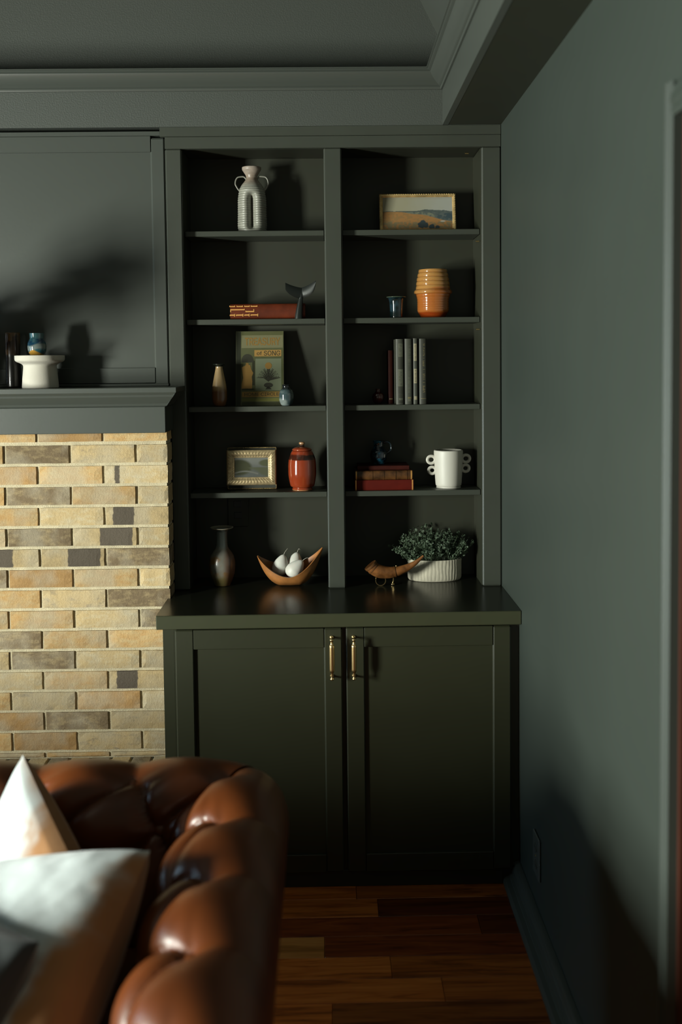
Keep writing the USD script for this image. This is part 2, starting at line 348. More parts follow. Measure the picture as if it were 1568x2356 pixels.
for (x0, x1) in (OL, OR):
    for z in SH:
        part(t, 'shelf', box(x0+.0015, x1-.0015, .038, BK-.001, z-.0180, z, .0012), 'cabinet_paint')
for x, z in ((-.075, 2.034), (-.075, 1.74), (-.110, 2.325)):
    part(t, 'shelf_pin', move(xf(trimesh.creation.cylinder(.0025, .012, sections=10), rotm([0, 1, 0], 90)), x, .03, z), 'brass')

t = thing('countertop', 'glossy dark green countertop on the base cabinet under the shelves', 'countertop', loc=(0, 0, 0))
part(t, 'slab', move(poly([(-1.111, -.334), (-.001, -.334), (-.001, BK), (-1.098, BK), (-1.098, -.1125), (-1.111, -.1125)], .039), 0, 0, CT-.039), 'counter_paint', smooth=False)
part(t, 'front_edge', box(-1.111, -.001, -.340, -.3335, CT-.042, CT, .002), 'edge_paint')

t = thing('base_cabinet', 'dark green two-door base cabinet with shaker doors and brass pulls', 'cabinet', loc=(0, 0, 0))
part(t, 'carcass', box(-1.064, -.001, -.298, BK, .0, CT-.042), 'shaded_base_paint', smooth=False)
part(t, 'side_filler', box(-1.098, -1.0645, -.298, -.28, 0, CT-.042), 'shaded_base_paint', smooth=False)
part(t, 'toe_board', box(-1.064, -.053, -.303, -.2985, 0, .052, .001), 'shaded_base_paint')
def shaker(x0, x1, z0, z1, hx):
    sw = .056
    d = part(t, 'door', cat(box(x0, x0+sw, -.32, -.3, z0, z1, .0032), box(x1-sw, x1, -.32, -.3, z0, z1, .0042), box(x0+sw, x1-sw, -.32, -.3, z0, z0+sw, .0012), box(x0+sw, x1-sw, -.32, -.3, z1-sw-.004, z1, .0012)), 'shaded_base_paint')
    part(d, 'panel', box(x0+sw-.003, x1-sw+.003, -.309, -.3005, z0+sw-.003, z1-sw, 0), 'shaded_base_paint', smooth=False)
    prof = spl([(0.0, 0), (.0034, .0008), (.0049, .004), (.0034, .0075), (.0030, .0085), (.0032, .012), (.0035, .022), (.0058, .0285), (.0062, .032), (.0064, .065), (.0062, .103), (.0058, .1065), (.0036, .112), (.0032, .1195), (.0034, .1205), (.0049, .124), (.0034, .1275), (0, .128)], 90)
    prof[:, 0] *= 1.28; h = move(lathe(prof, 20), hx, -.353, .6705)
    posts = [tube([(hx, -.3205, z), (hx, -.324, z), (hx, -.325, z), (hx, -.352, z)], [.0055, .0055, .0032, .0032], 12) for z in (.6745, .7945)]
    part(d, 'handle', cat(h, *posts), 'brass', smooth=50, label='turned brass pull')
shaker(-1.0575, -.5475, .055, .822, -.5795)
shaker(-.5355, -.029, .055, .822, -.5125)

# overmantel panelling
t = thing('overmantel', 'dark green wall panelling with a framed recessed panel above the mantel', 'wall panel', loc=(0, 0, 0))
OX0 = -2.85
part(t, 'stile', box(-1.158, -1.1085, .006, .03, 1.563, 2.380, .0062), 'trim_paint')
part(t, 'stile', box(OX0, OX0+.05, .006, .03, 1.563, 2.400, .001), 'trim_paint')
part(t, 'rail', box(OX0+.05, -1.156, .006, .03, 1.5725, 1.623, .001), 'trim_paint')
part(t, 'rail', box(OX0+.05, -1.156, .006, .03, 2.333, 2.385, .001), 'trim_paint')
part(t, 'rail', box(OX0+.05, -1.1245, .0055, .03, 2.3856, 2.400, .001), 'trim_paint')
part(t, 'base_bead', box(OX0+.05, -1.11, -.002, .006, 1.562, 1.571, .002), 'trim_paint')
part(t, 'field_panel', box(OX0+.045, -1.151, .013, .029, 1.61, 2.345), 'trim_paint', smooth=False)

# mantel
t = thing('mantel', 'dark green wooden mantel shelf with stepped moulding above the brick', 'mantel', loc=(0, 0, 0))
part(t, 'shelf_board', box(-2.9, -1.0565, -.20, .006, 1.545, 1.562, .0015), 'trim_paint')
MP = [(-.195, 1.545), (-.188, 1.538), (-.186, 1.532), (-.165, 1.510), (-.162, 1.503), (-.156, 1.500), (-.1, 1.500), (-.1, 1.545)]
def mould():
    k = len(MP); V = []
    for e in (0, 1):
        for y, z in MP:
            o = -y-.156; V.append((-2.86, y, z) if e == 0 else (-1.099+max(o, -.05), y, z))
    V = np.array(V); f = []
    for i in range(k):
        j = (i+1) % k; f += [(i, j, k+j), (i, k+j, k+i)]
    from trimesh.creation import triangulate_polygon
    f += [(k, k+i, k+i+1) for i in range(1, k-1)]
    g = T(V, f); g.fix_normals(); return g
part(t, 'moulding', mould(), 'trim_paint', smooth=20)
part(t, 'moulding_return', extrude_profile([(-1.06, 1.545), (-1.067, 1.538), (-1.069, 1.532), (-1.090, 1.510), (-1.093, 1.503), (-1.099, 1.500), (-1.13, 1.500), (-1.13, 1.545)], 'y', -.156, .006), 'trim_paint', smooth=20)
part(t, 'fascia', box(-2.86, -1.0995, -.156, .006, 1.4165, 1.500, .0015), 'trim_paint')

# ---------------------------------------------------------------- fireplace bricks
def brick_mat(name, base, alt, alt_amt, block=None, blockcol=(0.17, 0.14, 0.105), edge=None, streak=0.0):
    nodes = {'tc': ('texture_coordinate', {}), 'oi': ('object_info', {}), 'vs': ('vector_math', {'math_type': 'scale', 'vector1': (3.1, 7.7, 1.9)}), 'va': ('vector_math', {'math_type': 'add'}),
             'mp': ('mapping', {'scale': (1.0, 1.0, 2.2), 'rotation': (0, 0.5, 0)}),
             'n': ('noise_texture', {'scale': 26, 'detail': 5, 'roughness': 0.65}), 'n3': ('noise_texture', {'scale': 9, 'detail': 3}),
             'r': ('rgb_ramp', {'ramp': [(0.5-alt_amt*.5-.10, A_(base)), (0.5-alt_amt*.5+.18, A_(alt))]}),
             'cr': ('rgb_ramp', {'ramp': [(0.45, (0, 0, 0)), (0.62, (1, 1, 1))]}),
             'm1': ('mix_color', {'b': A_((0.66, 0.58, 0.42))}), 'f1': ('math', {'math_type': 'multiply', 'value2': 0.55}),
             'hs': ('hsv', {}), 'mr': ('map_range', {'to_min': 0.82, 'to_max': 1.12}),
             'bn': ('noise_texture', {'scale': 130, 'detail': 4, 'roughness': 0.7}), 'b': ('bump', {'strength': 0.55, 'distance': 0.004}),
             'p': ('principled_bsdf', {'roughness': 0.92, 'specular_ior_level': 0.12})}
    links = [('oi.random', 'vs.scale'), ('vs.vector', 'va.vector1'), ('tc.object', 'va.vector2'), ('va.vector', 'mp.vector'), ('mp.vector', 'n.vector'), ('va.vector', 'n3.vector'),
             ('n.fac', 'r.fac'), ('n3.fac', 'cr.fac'), ('cr.color', 'f1.value1'), ('f1.value', 'm1.fac'), ('r.color', 'm1.a'),
             ('oi.random', 'mr.value'), ('mr.result', 'hs.value'), ('tc.object', 'bn.vector'), ('bn.fac', 'b.height'), ('b.normal', 'p.normal'), ('hs.color', 'p.base_color')]
    if block:
        nodes['sx'] = ('separate_xyz', {}); nodes['nb'] = ('noise_texture', {'scale': 60, 'detail': 3})
        nodes['ad'] = ('math', {'math_type': 'multiply_add', 'value2': 0.012}); nodes['mb'] = ('mix_color', {'b': A_(blockcol)})
        nodes['br'] = ('rgb_ramp', {'ramp': [(max(block[0]-.008, 0), (0, 0, 0)), (block[0]+.008, (1, 1, 1)), (block[1]-.008, (1, 1, 1)), (min(block[1]+.008, 1), (0, 0, 0))] + ([(1.0, (0, 0, 0))] if block[1] < .98 else [])})
        nodes['m2'] = ('map_range', {'from_min': -.1015, 'from_max': .1015, 'to_min': 0.0, 'to_max': 1.0})
        links += [('tc.object', 'sx.vector'), ('tc.object', 'nb.vector'), ('nb.fac', 'ad.value1'), ('sx.x', 'ad.value3'), ('ad.value', 'm2.value'), ('m2.result', 'br.fac'),
                  ('m1.result', 'mb.a'), ('br.color', 'mb.fac'), ('mb.result', 'hs.color')]
    else: links.append(('m1.result', 'hs.color'))
    mat(name, nodes, links)
TAN, ORA, GRY, CRM, OLV = (0.76, 0.57, 0.30), (0.72, 0.45, 0.19), (0.26, 0.23, 0.19), (0.84, 0.72, 0.48), (0.60, 0.46, 0.25)
brick_mat('brick_tan', TAN, ORA, 0.15); brick_mat('brick_cream', CRM, TAN, 0.3); brick_mat('brick_orange', ORA, (0.60, 0.36, 0.15), 0.3)
brick_mat('brick_grey', GRY, TAN, 0.42); brick_mat('brick_olive', OLV, (0.30, 0.22, 0.13), 0.3)
brick_mat('brick_block_mid', TAN, OLV, 0.2, (0.40, 0.74)); brick_mat('brick_block_right', TAN, OLV, 0.2, (0.45, 0.97))
brick_mat('brick_block_left', TAN, OLV, 0.25, (0.05, 0.62)); brick_mat('brick_block_strip', CRM, TAN, 0.2, (0.18, 0.26)); brick_mat('brick_block_small', OLV, TAN, 0.2, (0.14, 0.48))
BM = dict(t='brick_tan', c='brick_cream', o='brick_orange', g='brick_grey', v='brick_olive', M='brick_block_mid', R='brick_block_right', L='brick_block_left', S='brick_block_strip', s='brick_block_small')
ROWS = ['tot', 'cgvt', 'Stot', 'ctvt', 'sctc', 'cRvt', 'vRLt', 'ctov', 'vgto', 'vctt', 'ttvt', 'ccvg', 'stct', 'cogt', 'gvot', 'cgot', 'gtto']
t = thing('fireplace', 'tan brick chimney breast below the dark green mantel', 'fireplace', loc=(0, 0, 0))
MOD, CO, JT = 0.2127, 0.0677, 0.0105
ZT = 1.3796
part(t, 'mortar', box(-2.83, -1.109, -.0915, .0, .30, 1.416), 'mortar', smooth=False)
def brick_mesh(w, h, d, seed):
    """front face gridded and slightly uneven; local origin in the middle of the front"""
    nx, nz = 9, 4
    u, v = np.meshgrid(np.linspace(-w/2, w/2, nx), np.linspace(-h/2, h/2, nz), indexing='ij')
    ns = meshkit.noise(np.stack([u*34, v*34, np.full_like(u, seed*1.7)], -1), 3)-.5
    yy = ns*.0028
    em = np.minimum(np.minimum(u+w/2, w/2-u), np.minimum(v+h/2, h/2-v)) < 1e-6
    ed = (meshkit.noise(np.stack([u*90, v*90, np.full_like(u, seed*2.3)], -1), 5)-.5)*.0022
    yy = np.where(em, yy+.0028, yy); uu = np.where(np.abs(np.abs(u)-w/2) < 1e-6, u+ed, u); vv = np.where(np.abs(np.abs(v)-h/2) < 1e-6, v+ed, v)
    V = np.stack([uu, yy, vv], -1).reshape(-1, 3); f = grid_faces(nx, nz)
    ring = [i*nz for i in range(nx)]+[(nx-1)*nz+j for j in range(1, nz)]+[i*nz+nz-1 for i in range(nx-2, -1, -1)]+[j for j in range(nz-2, 0, -1)]
    k = len(ring); B = V[ring].copy(); B[:, 1] = d; o = len(V); V = np.vstack([V, B])
    fs = []
    for i in range(k):
        a, b = ring[i], ring[(i+1) % k]; c, e = o+(i+1) % k, o+i
        fs += [(a, e, c), (a, c, b)]
    return T(V, np.vstack([f, fs]))
sd = 0
for r, row in enumerate(ROWS):
    zt = ZT-CO*(r-1); zh = zt-JT/2; zl = zh-(CO-JT)
    if r == 0: zh, zl = 1.4155, ZT+JT/2+.002
    if r == 16: zl = .345
    odd = (r % 2 == 1); x = -1.105; k = 0
    while x > -2.8:
        w = (MOD/2 if (odd and k == 0) else MOD)-JT
        if x-w < -2.83: w = x+2.83
        if w < .03: break
        c = row[k] if k < len(row) else RNG.choice(list('ttttcovgvRLs'))
        sd += 1; jit = (RNG.random()-.5)*.002
        part(t, 'brick', brick_mesh(w, zh-zl, .098, sd), BM[c], smooth=False, loc=(x-w/2+jit*.3, -.1005+jit, (zh+zl)/2))
        x -= w+JT; k += 1
hp = part(t, 'hearth_slab', box(-2.9, -1.1065, -.50, -.0955, 0, .335), 'mortar', smooth=False)
for i in range(22):
    x = -1.108-.0677*i
    part(t, 'hearth_brick', box(x-.0595, x, -.49, -.288, .335, .344, .002), BM['v' if i % 3 else 't'], smooth=False)
    part(t, 'hearth_brick', box(x-.0595, x, -.278, -.1, .335, .344, .002), BM['v' if i % 2 else 'g'], smooth=False)
# ================================================================= SHELF OBJECTS
vcol('glaze_stripe', rough=0.42, spec=0.5, nscale=60, namt=0.25, bump=0.1, bscale=150)
vcol('glaze_gloss', rough=0.12, spec=0.6, coat=0.6)
vcol('glaze_soft', rough=0.3, spec=0.5, coat=0.25)
vcol('print', rough=0.55, spec=0.3, nscale=0)
simple('white_ceramic', (0.80, 0.78, 0.68), rough=0.45, spec=0.4)
simple('white_stone', (0.78, 0.74, 0.63), rough=0.75, spec=0.3, bump=0.2, bscale=260, bdist=0.001)
simple('wax', (0.86, 0.86, 0.78), rough=0.5, spec=0.4, extra={'subsurface_weight': 0.15, 'subsurface_scale': 0.004})
simple('wick', (0.45, 0.43, 0.36), rough=0.9)
simple('bowl_wood', (0.42, 0.17, 0.045), rough=0.42, var=0.3, scale=24, bump=0.05, bscale=120)
simple('cast_iron', (0.028, 0.034, 0.030), rough=0.32, metal=0.4)
simple('gilt', (0.62, 0.45, 0.20), rough=0.35, metal=0.7, var=0.25, scale=60, bump=0.2, bscale=300, bdist=0.001)
simple('champagne_gilt', (0.40, 0.31, 0.17), rough=0.42, metal=0.55, var=0.2, scale=70, bump=0.25, bscale=240, bdist=0.0012)
simple('gold_stamp', (0.70, 0.36, 0.10), rough=0.4, metal=0.5)
simple('red_leather', (0.14, 0.024, 0.006), spec=0.3, rough=0.45, var=0.3, scale=25, bump=0.1, bscale=300, bdist=0.001)
simple('red_cloth', (0.12, 0.008, 0.003), spec=0.15, rough=0.6, var=0.12, scale=30, bump=0.1, bscale=500, bdist=0.0006)
simple('brown_gilt_leather', (0.10, 0.040, 0.010), rough=0.4, var=0.6, scale=45)
simple('dark_red_cloth', (0.05, 0.008, 0.004), spec=0.15, rough=0.6, var=0.2, scale=30)
simple('paper_edges', (0.42, 0.34, 0.22), rough=0.9, var=0.15, scale=80)
simple('old_paper', (0.20, 0.14, 0.075), rough=0.9, var=0.2, scale=80)
simple('horn_shell', (0.24, 0.095, 0.028), rough=0.28, var=0.55, scale=34, detail=5)
simple('horn_band', (0.20, 0.085, 0.024), rough=0.4, metal=0.3)
simple('planter_clay', (0.66, 0.62, 0.48), rough=0.8, var=0.1, scale=40, bump=0.2, bscale=160, bdist=0.001)
simple('soil', (0.02, 0.014, 0.009), rough=1.0)
simple('stem_green', (0.08, 0.12, 0.06), rough=0.6)
mat('sage_leaf', {'tc': ('geometry', {}), 'rr': ('rgb_ramp', {'ramp': [(0.0, A_((0.11, 0.16, 0.10))), (0.5, A_((0.29, 0.35, 0.25))), (1.0, A_((0.55, 0.60, 0.46)))]}), 'p': ('principled_bsdf', {'roughness': 0.55, 'specular_ior_level': 0.35}),
    'tr': ('translucent_bsdf', {'color': (0.12, 0.2, 0.1)}), 'x': ('mix_closure', {'fac': 0.15})},
    [('tc.random_per_island', 'rr.fac'), ('rr.color', 'p.base_color'), ('p.BSDF', 'x.closure1'), ('tr.BSDF', 'x.closure2')], surface='x.closure')
simple('slate_cloth', (0.068, 0.074, 0.052), rough=0.6, bump=0.1, bscale=600, bdist=0.0005)
simple('label_cream', (0.36, 0.32, 0.19), rough=0.6)
simple('label_grey', (0.14, 0.15, 0.10), rough=0.6)
simple('spine_dark', (0.045, 0.048, 0.032), rough=0.6)
simple('dull_gold', (0.30, 0.25, 0.12), rough=0.45, metal=0.3)

def cd_lathe(name, mesh, fn):
    """vertex colours from fn(theta, z / height, r)"""
    v = np.asarray(mesh.vertices); return fn(np.arctan2(v[:, 1], v[:, 0]), v[:, 2]/v[:, 2].max(), v)

# --- upper left: pinched two-handled vase
t = thing('pinched_vase', 'striped grey stoneware vase with small ear handles and a deep vertical slit', 'vase', loc=(-0.832, 0.105, SH[0]))
H = .222
def pinch(th, r, z):
    a = np.angle(np.exp(1j*(th+PI/2-.02))); zz = z/H
    env = ss(zz, .02, .12)*(1-ss(zz, .50, .63)); d = .040*env*np.exp(-(a/(.30))**2)
    b = np.angle(np.exp(1j*(th-PI/2))); d += .034*env*np.exp(-(b/.34)**2)
    sh = ss(zz, 0, .03)*(1-ss(zz, .60, .74)); swell = 1+.05*env*np.cos(2*a-PI)
    return (r*swell-d*np.minimum(r/.046, 1)+.0007*np.sin(z*2*PI/.0078)*sh*(r > .02))
o = vessel([(.046, 0), (.0475, .008), (.0465, .06), (.0455, .12), (.044, .142), (.036, .160), (.024, .176), (.0185, .186), (.020, .194), (.027, .206), (.0325, .216), (.0325, H)], .003, 96, 130, .3, pinch)
def cf(th, z, v):
    n = n2(v[:, 0]*20+5, v[:, 2]*20, 1.0, 3); st = .5+.5*np.sin(v[:, 2]*2*PI/.0078+1)
    c = mixc((.30, .31, .26), (.50, .50, .42), st*.6+n*.5)
    c = mixc(c, (.42, .22, .09), .55*ss(n2(v[:, 0]*9, v[:, 2]*16, 1.0, 8), .5, .68)*ss(z, .3, .4)*(1-ss(z, .55, .62)))
    c = mixc(c, (.46, .33, .24), ss(z, .68, .82)*.7); c = mixc(c, (.58, .50, .42), ss(z, .86, .93)*.6)
    return c
part(t, 'body', o, 'glaze_stripe', smooth=True, cd=cf(0, np.asarray(o.vertices)[:, 2]/H, np.asarray(o.vertices)))
for s in (-1, 1):
    pp = spl([(s*.018, 0, .181), (s*.030, 0, .1915), (s*.045, 0, .190), (s*.054, 0, .180), (s*.056, 0, .168), (s*.051, 0, .156), (s*.043, 0, .1445)], 26)
    o = tube(pp, .0026, 10); part(t, 'handle', o, 'glaze_stripe', smooth=True, cd=np.tile((.36, .36, .30), (len(o.vertices), 1)))

# --- red book lying flat
t = thing('gilt_book', 'thick red leather book lying flat behind the whale tail with gilt bars on its spine', 'book', loc=(-0.7815, 0.062, SH[1]))
hb = .052
def spine_prof(d, th, b): return [(b*math.sin(a)*-1, th/2+th/2*math.cos(a)) for a in np.linspace(0, PI, 13)]
part(t, 'cover', cat(box(-.1265, .1265, .0, .128, 0, .004, .001), box(-.1265, .1265, .0, .128, hb-.004, hb, .001), extrude_profile([(.004, hb)]+[(y, z) for y, z in spine_prof(0, hb, .010)]+[(.004, 0)], 'x', -.1265, .1265)), 'red_leather')
part(t, 'pages', box(-.122, .122, .004, .124, .004, hb-.004), 'paper_edges', smooth=False)
def bar(x0, x1, z, ends, h=.0042):
    x0, x1 = x0-.0185, x1-.0185; ends = [(a-.0185, b) for a, b in ends]
    y = -.0102*math.sqrt(max(1-((z-hb/2)/(hb/2))**2, 0.05))-.0004
    ms = [box(x0, x1, y-.0003, y+.004, z-h/2, z+h/2)]
    for xx, dz in ends: ms.append(box(xx-.0016, xx+.0016, y-.0004, y+.004, min(z, z+dz), max(z, z+dz)))
    return cat(*ms)
gb = []
for x0, x1 in ((-.110, -.091), (-.086, -.065), (-.060, -.042), (-.038, -.016)): gb.append(bar(x0, x1, hb-.0085, [(x0+.001, .003), (x1-.001, .003)], .0036))
gb.append(bar(-.107, -.059, .0325, [(-.106, -.008), (-.060, .003)])); gb.append(bar(-.056, -.027, .026, [(-.028, .008), (-.055, .003)]))
for x0, x1 in ((-.109, -.092), (-.088, -.064), (-.060, -.043), (-.039, -.014)): gb.append(bar(x0, x1, .0145, [(x0+.001, -.003), (x1-.001, -.005), (x1-.001, .004)]))
for g in gb: part(t, 'gilt_bar', g, 'gold_stamp', smooth=False)

# --- whale tail
t = thing('whale_tail', 'dark cast whale tail figurine standing in front of the red gilt book', 'figurine', loc=(-0.669, 0.046, SH[1]))
def fluke(s):
    top = [(0, .104), (s*.004, .106)] ; n = 26; L = .052
    V = []; cols = 9
    for i in range(n):
        u = i/(n-1)
        x = s*(u*.0545 if s < 0 else u*.0485)
        zt = (.1035+.006*u+.010*u**2 if s < 0 else .1045+.0215*u**1.3)
        zb = (.066+.024*u**1.7+.006*u**8 if s < 0 else .070+.024*u**2+.031*u**10)
        zb = min(zb, zt-.0006)
        y = -.020*u
        for j in range(cols):
            w = j/(cols-1); th = .0050*(math.sin(PI*w)**.6)*(1-u*.7)+.0005
            V.append((x, y-th, zb+(zt-zb)*w))
    V = np.array(V); V2 = V.copy(); th = (V[:, 1]+.020*np.abs(V[:, 0])/(.0545 if s < 0 else .0485)); V2[:, 1] = V[:, 1]-2*th
    f = grid_faces(n, cols); k = len(V)
    A = T(np.vstack([V, V2]), np.vstack([f, f[:, ::-1]+k]))
    A.fix_normals(); return A
stem = lathe(spl([(.0135, 0), (.0125, .012), (.0105, .035), (.0085, .055), (.0075, .068), (.009, .080), (.006, .094), (0, .098)], 40), 24)
stem.vertices[:, 1] *= .75; stem.vertices[:, 0] += .012*(stem.vertices[:, 2]/.09)**1.5-.008
fl_ = [move(fluke(s), .004, 0, 0) for s in (-1, 1)]
part(t, 'peduncle', stem, 'cast_iron', smooth=True)
for g in fl_: part(t, 'fluke', g, 'cast_iron', smooth=60)

# --- third shelf left: bottle vase, song book, bud vase
t = thing('bottle_vase', 'slim cream and brown bottle vase with a dark flared lip', 'vase', loc=(-0.9505, 0.072, SH[2]))
o = vessel([(.016, 0), (.0205, .006), (.0255, .025), (.0262, .045), (.0235, .070), (.0185, .098), (.0140, .120), (.0118, .133), (.0125, .138), (.0205, .1425), (.0215, .1445)], .002, 40, 70, .3)
v = np.asarray(o.vertices); z = v[:, 2]; nz = n2(v[:, 0]*30, z*30, 1.0, 4)
c = mixc((.20, .085, .028), (.58, .40, .19), ss(z+nz*.03, .062, .088)); c = mixc(c, (.012, .018, .012), ss(z, .1345, .1365))
part(t, 'body', o, 'glaze_soft', smooth=True, cd=c)

BA = 13.0
t = thing('song_book', 'large antique green song book with gilt panels leaning on the shelf back', 'book', loc=(-0.816, 0.096, SH[2]+.0005), rot=(-BA, 0, 0))
bw, bh = .166, .263
def cover(u, v):
    n = n2(u, v, 7, 2); c = mixc((.12, .13, .045), (.17, .18, .085), n)
    def rect(c, u0, u1, v0, v1, col, amt=1.0): 
        mk = ((u > u0) & (u < u1) & (v > v0) & (v < v1)).astype(float)*amt; return mixc(c, col, mk)
    c = rect(c, 0.0, .105, 0, 1, (.035, .04, .02)); c = rect(c, .12, .985, .775, .945, (.30, .29, .15), .9)
    c = rect(c, .12, .985, .945, .985, (.15, .16, .06)); c = rect(c, .39, .945, .655, .745, (.58, .34, .09)); c = rect(c, .13, .95, .115, .185, (.45, .27, .06))
    c = rect(c, .41, .95, .20, .635, (.27, .31, .19)); c = rect(c, .41, .95, .628, .637, (.08, .10, .04))
    c = rect(c, .13, .38, .205, .23, (.06, .07, .03)); c = rect(c, .13, .98, .055, .095, (.22, .22, .05)); c = rect(c, .13, .98, .0, .05, (.07, .075, .03))
    c = rect(c, .345, .395, .27, .60, (.045, .05, .02)); c = rect(c, .955, .985, .25, .62, (.12, .14, .05))
    return c*.78
m_, cd_ = colgrid(bw-.0006, bh-.0006, 90, 140, cover)
part(t, 'cover', cat(box(-bw/2, bw/2, 0, .0035, 0, bh, .001), box(-bw/2, bw/2, .0225, .026, 0, bh, .001), box(-bw/2, -bw/2+.004, .001, .025, 0, bh, .001)), 'spine_dark')
part(t, 'pages', box(-bw/2+.004, bw/2-.003, .0035, .0225, .003, bh-.003), 'paper_edges', smooth=False)
part(t, 'cover_print', move(m_, 0, -.0003, .0003), 'print', smooth=False, cd=cd_)
simple('ink_dark', (0.030, 0.030, 0.012), rough=0.6); simple('ink_gold', (0.42, 0.24, 0.06), rough=0.45, metal=0.3); simple('ink_pale', (0.40, 0.36, 0.18), rough=0.55)
def flat_up(mesh2d, cu, cv, w=None, h=None, y=-.0004):
    """2-d print mesh (xy) onto the cover: centred at (cu, cv) in cover fractions, scaled to w x h metres"""
    g = mesh2d.copy(); b = g.bounds; sz = b[1]-b[0]
    g.apply_translation([-(b[0][0]+b[1][0])/2, -(b[0][1]+b[1][1])/2, -b[0][2]])
    g.vertices[:, 0] *= (w/sz[0] if w else 1); g.vertices[:, 1] *= (h/sz[1] if h else 1); g.vertices[:, 2] *= .0003/max(sz[2], 1e-9)
    vv = g.vertices.copy(); g.vertices = np.stack([vv[:, 0]+(cu-.5)*bw, y-vv[:, 2], vv[:, 1]+cv*bh], 1); return g
def words(s, h=.02, bold=False): return meshkit.text_mesh(s, h, .0005, bold)
def swirl(turns, r, w=.0008):
    a = np.linspace(0, turns*2*PI, 40); rr = r*(1-.8*a/a[-1]); c = np.stack([rr*np.cos(a), rr*np.sin(a)], 1)
    d = np.gradient(c, axis=0); d /= np.linalg.norm(d, axis=1)[:, None]; nn = np.stack([-d[:, 1], d[:, 0]], 1)
    return poly(np.vstack([c+nn*w/2, (c-nn*w/2)[::-1]]), .0004) if Polygon(np.vstack([c+nn*w/2, (c-nn*w/2)[::-1]])).is_valid else None
part(t, 'lettering', flat_up(words('TREASURY', bold=True), .555, .86, .122, .028), 'ink_gold', smooth=False, label='gilt word TREASURY')
part(t, 'lettering', flat_up(words('of'), .49, .70, .017, .013), 'ink_dark', smooth=False)
part(t, 'lettering', flat_up(words('SONG', bold=False), .755, .70, .056, .017), 'ink_dark', smooth=False)
part(t, 'lettering', flat_up(words('HOME CIRCLE'), .54, .150, .118, .0115), 'ink_dark', smooth=False)
orn = []
for i in range(5):
    for s_ in (1, -1):
        a = PI/2+s_*(.10+i*.27); L = .052-.004*i; c0 = np.array([0.0, 0.0]); pts = []
        q = np.linspace(0, 1, 9); cx = np.cos(a)*L*q*(1+.3*q*i/4); cy = np.sin(a)*L*q+.010*(1-np.abs(2*q-1))
        wd = .0022*np.sin(PI*np.clip(q, .02, .98))
        orn.append(poly(np.vstack([np.stack([cx-wd, cy], 1), np.stack([cx+wd, cy], 1)[::-1]]), .0004))
        for k in range(2, 8): orn.append(poly([(cx[k], cy[k]), (cx[k]+s_*.004, cy[k]+.004), (cx[k]+s_*.002, cy[k]+.0055)], .0004))
orn += [poly([(.014*math.cos(b)*1.1, -.012+.009*math.sin(b)) for b in np.arange(20)*PI/10], .0004), poly([(-.004, -.018), (.004, -.018), (.011, -.027), (-.011, -.027)], .0004)]
og = cat(*orn); og.vertices[:, 0] += (.68-.5)*bw; og.vertices[:, 1] += .315*bh
og.vertices = np.stack([og.vertices[:, 0], -.0004-og.vertices[:, 2], og.vertices[:, 1]], 1)
part(t, 'plant_ornament', og, 'ink_dark', smooth=False)
part(t, 'sun_ornament', flat_up(poly([(math.cos(b), math.sin(b)) for b in np.arange(28)*PI/14], .1), .68, .53, .0235, .0235, -.0006), 'ink_gold', smooth=False)
fig = poly([(-.4, 0), (.42, 0), (.45, .45), (.40, .75), (.52, 1.0), (.36, 1.22), (.28, 1.5), (.16, 1.5), (.14, 1.62), (-.05, 1.66), (-.10, 1.48), (-.40, 1.36), (-.34, 1.0), (-.28, .7), (-.40, .3)], .1)
part(t, 'figure_ornament', flat_up(fig, .245, .40, .040, .092), 'ink_gold', smooth=False)
part(t, 'halo_ornament', flat_up(poly([(math.cos(b), math.sin(b)) for b in np.linspace(-.2, PI+.2, 24)], .1), .245, .635, .042, .030, -.0002), 'ink_dark', smooth=False)

t = thing('bud_vase', 'small blue-grey glazed bud vase in front of the song book', 'vase', loc=(-0.723, 0.062, SH[2]))
o = vessel([(.015, 0), (.0195, .006), (.0245, .022), (.0248, .036), (.021, .052), (.0142, .060), (.0128, .064), (.0152, .072)], .002, 40, 60, .4)
v = np.asarray(o.vertices); nz = n2(v[:, 0]*40+v[:, 1]*25, v[:, 2]*60, 1.0, 6)
part(t, 'body', o, 'glaze_gloss', smooth=True, cd=mixc(mixc((.06, .10, .11), (.30, .36, .34), ss(nz, .35, .65)), (.010, .014, .015), ss(v[:, 2], .052, .060)))

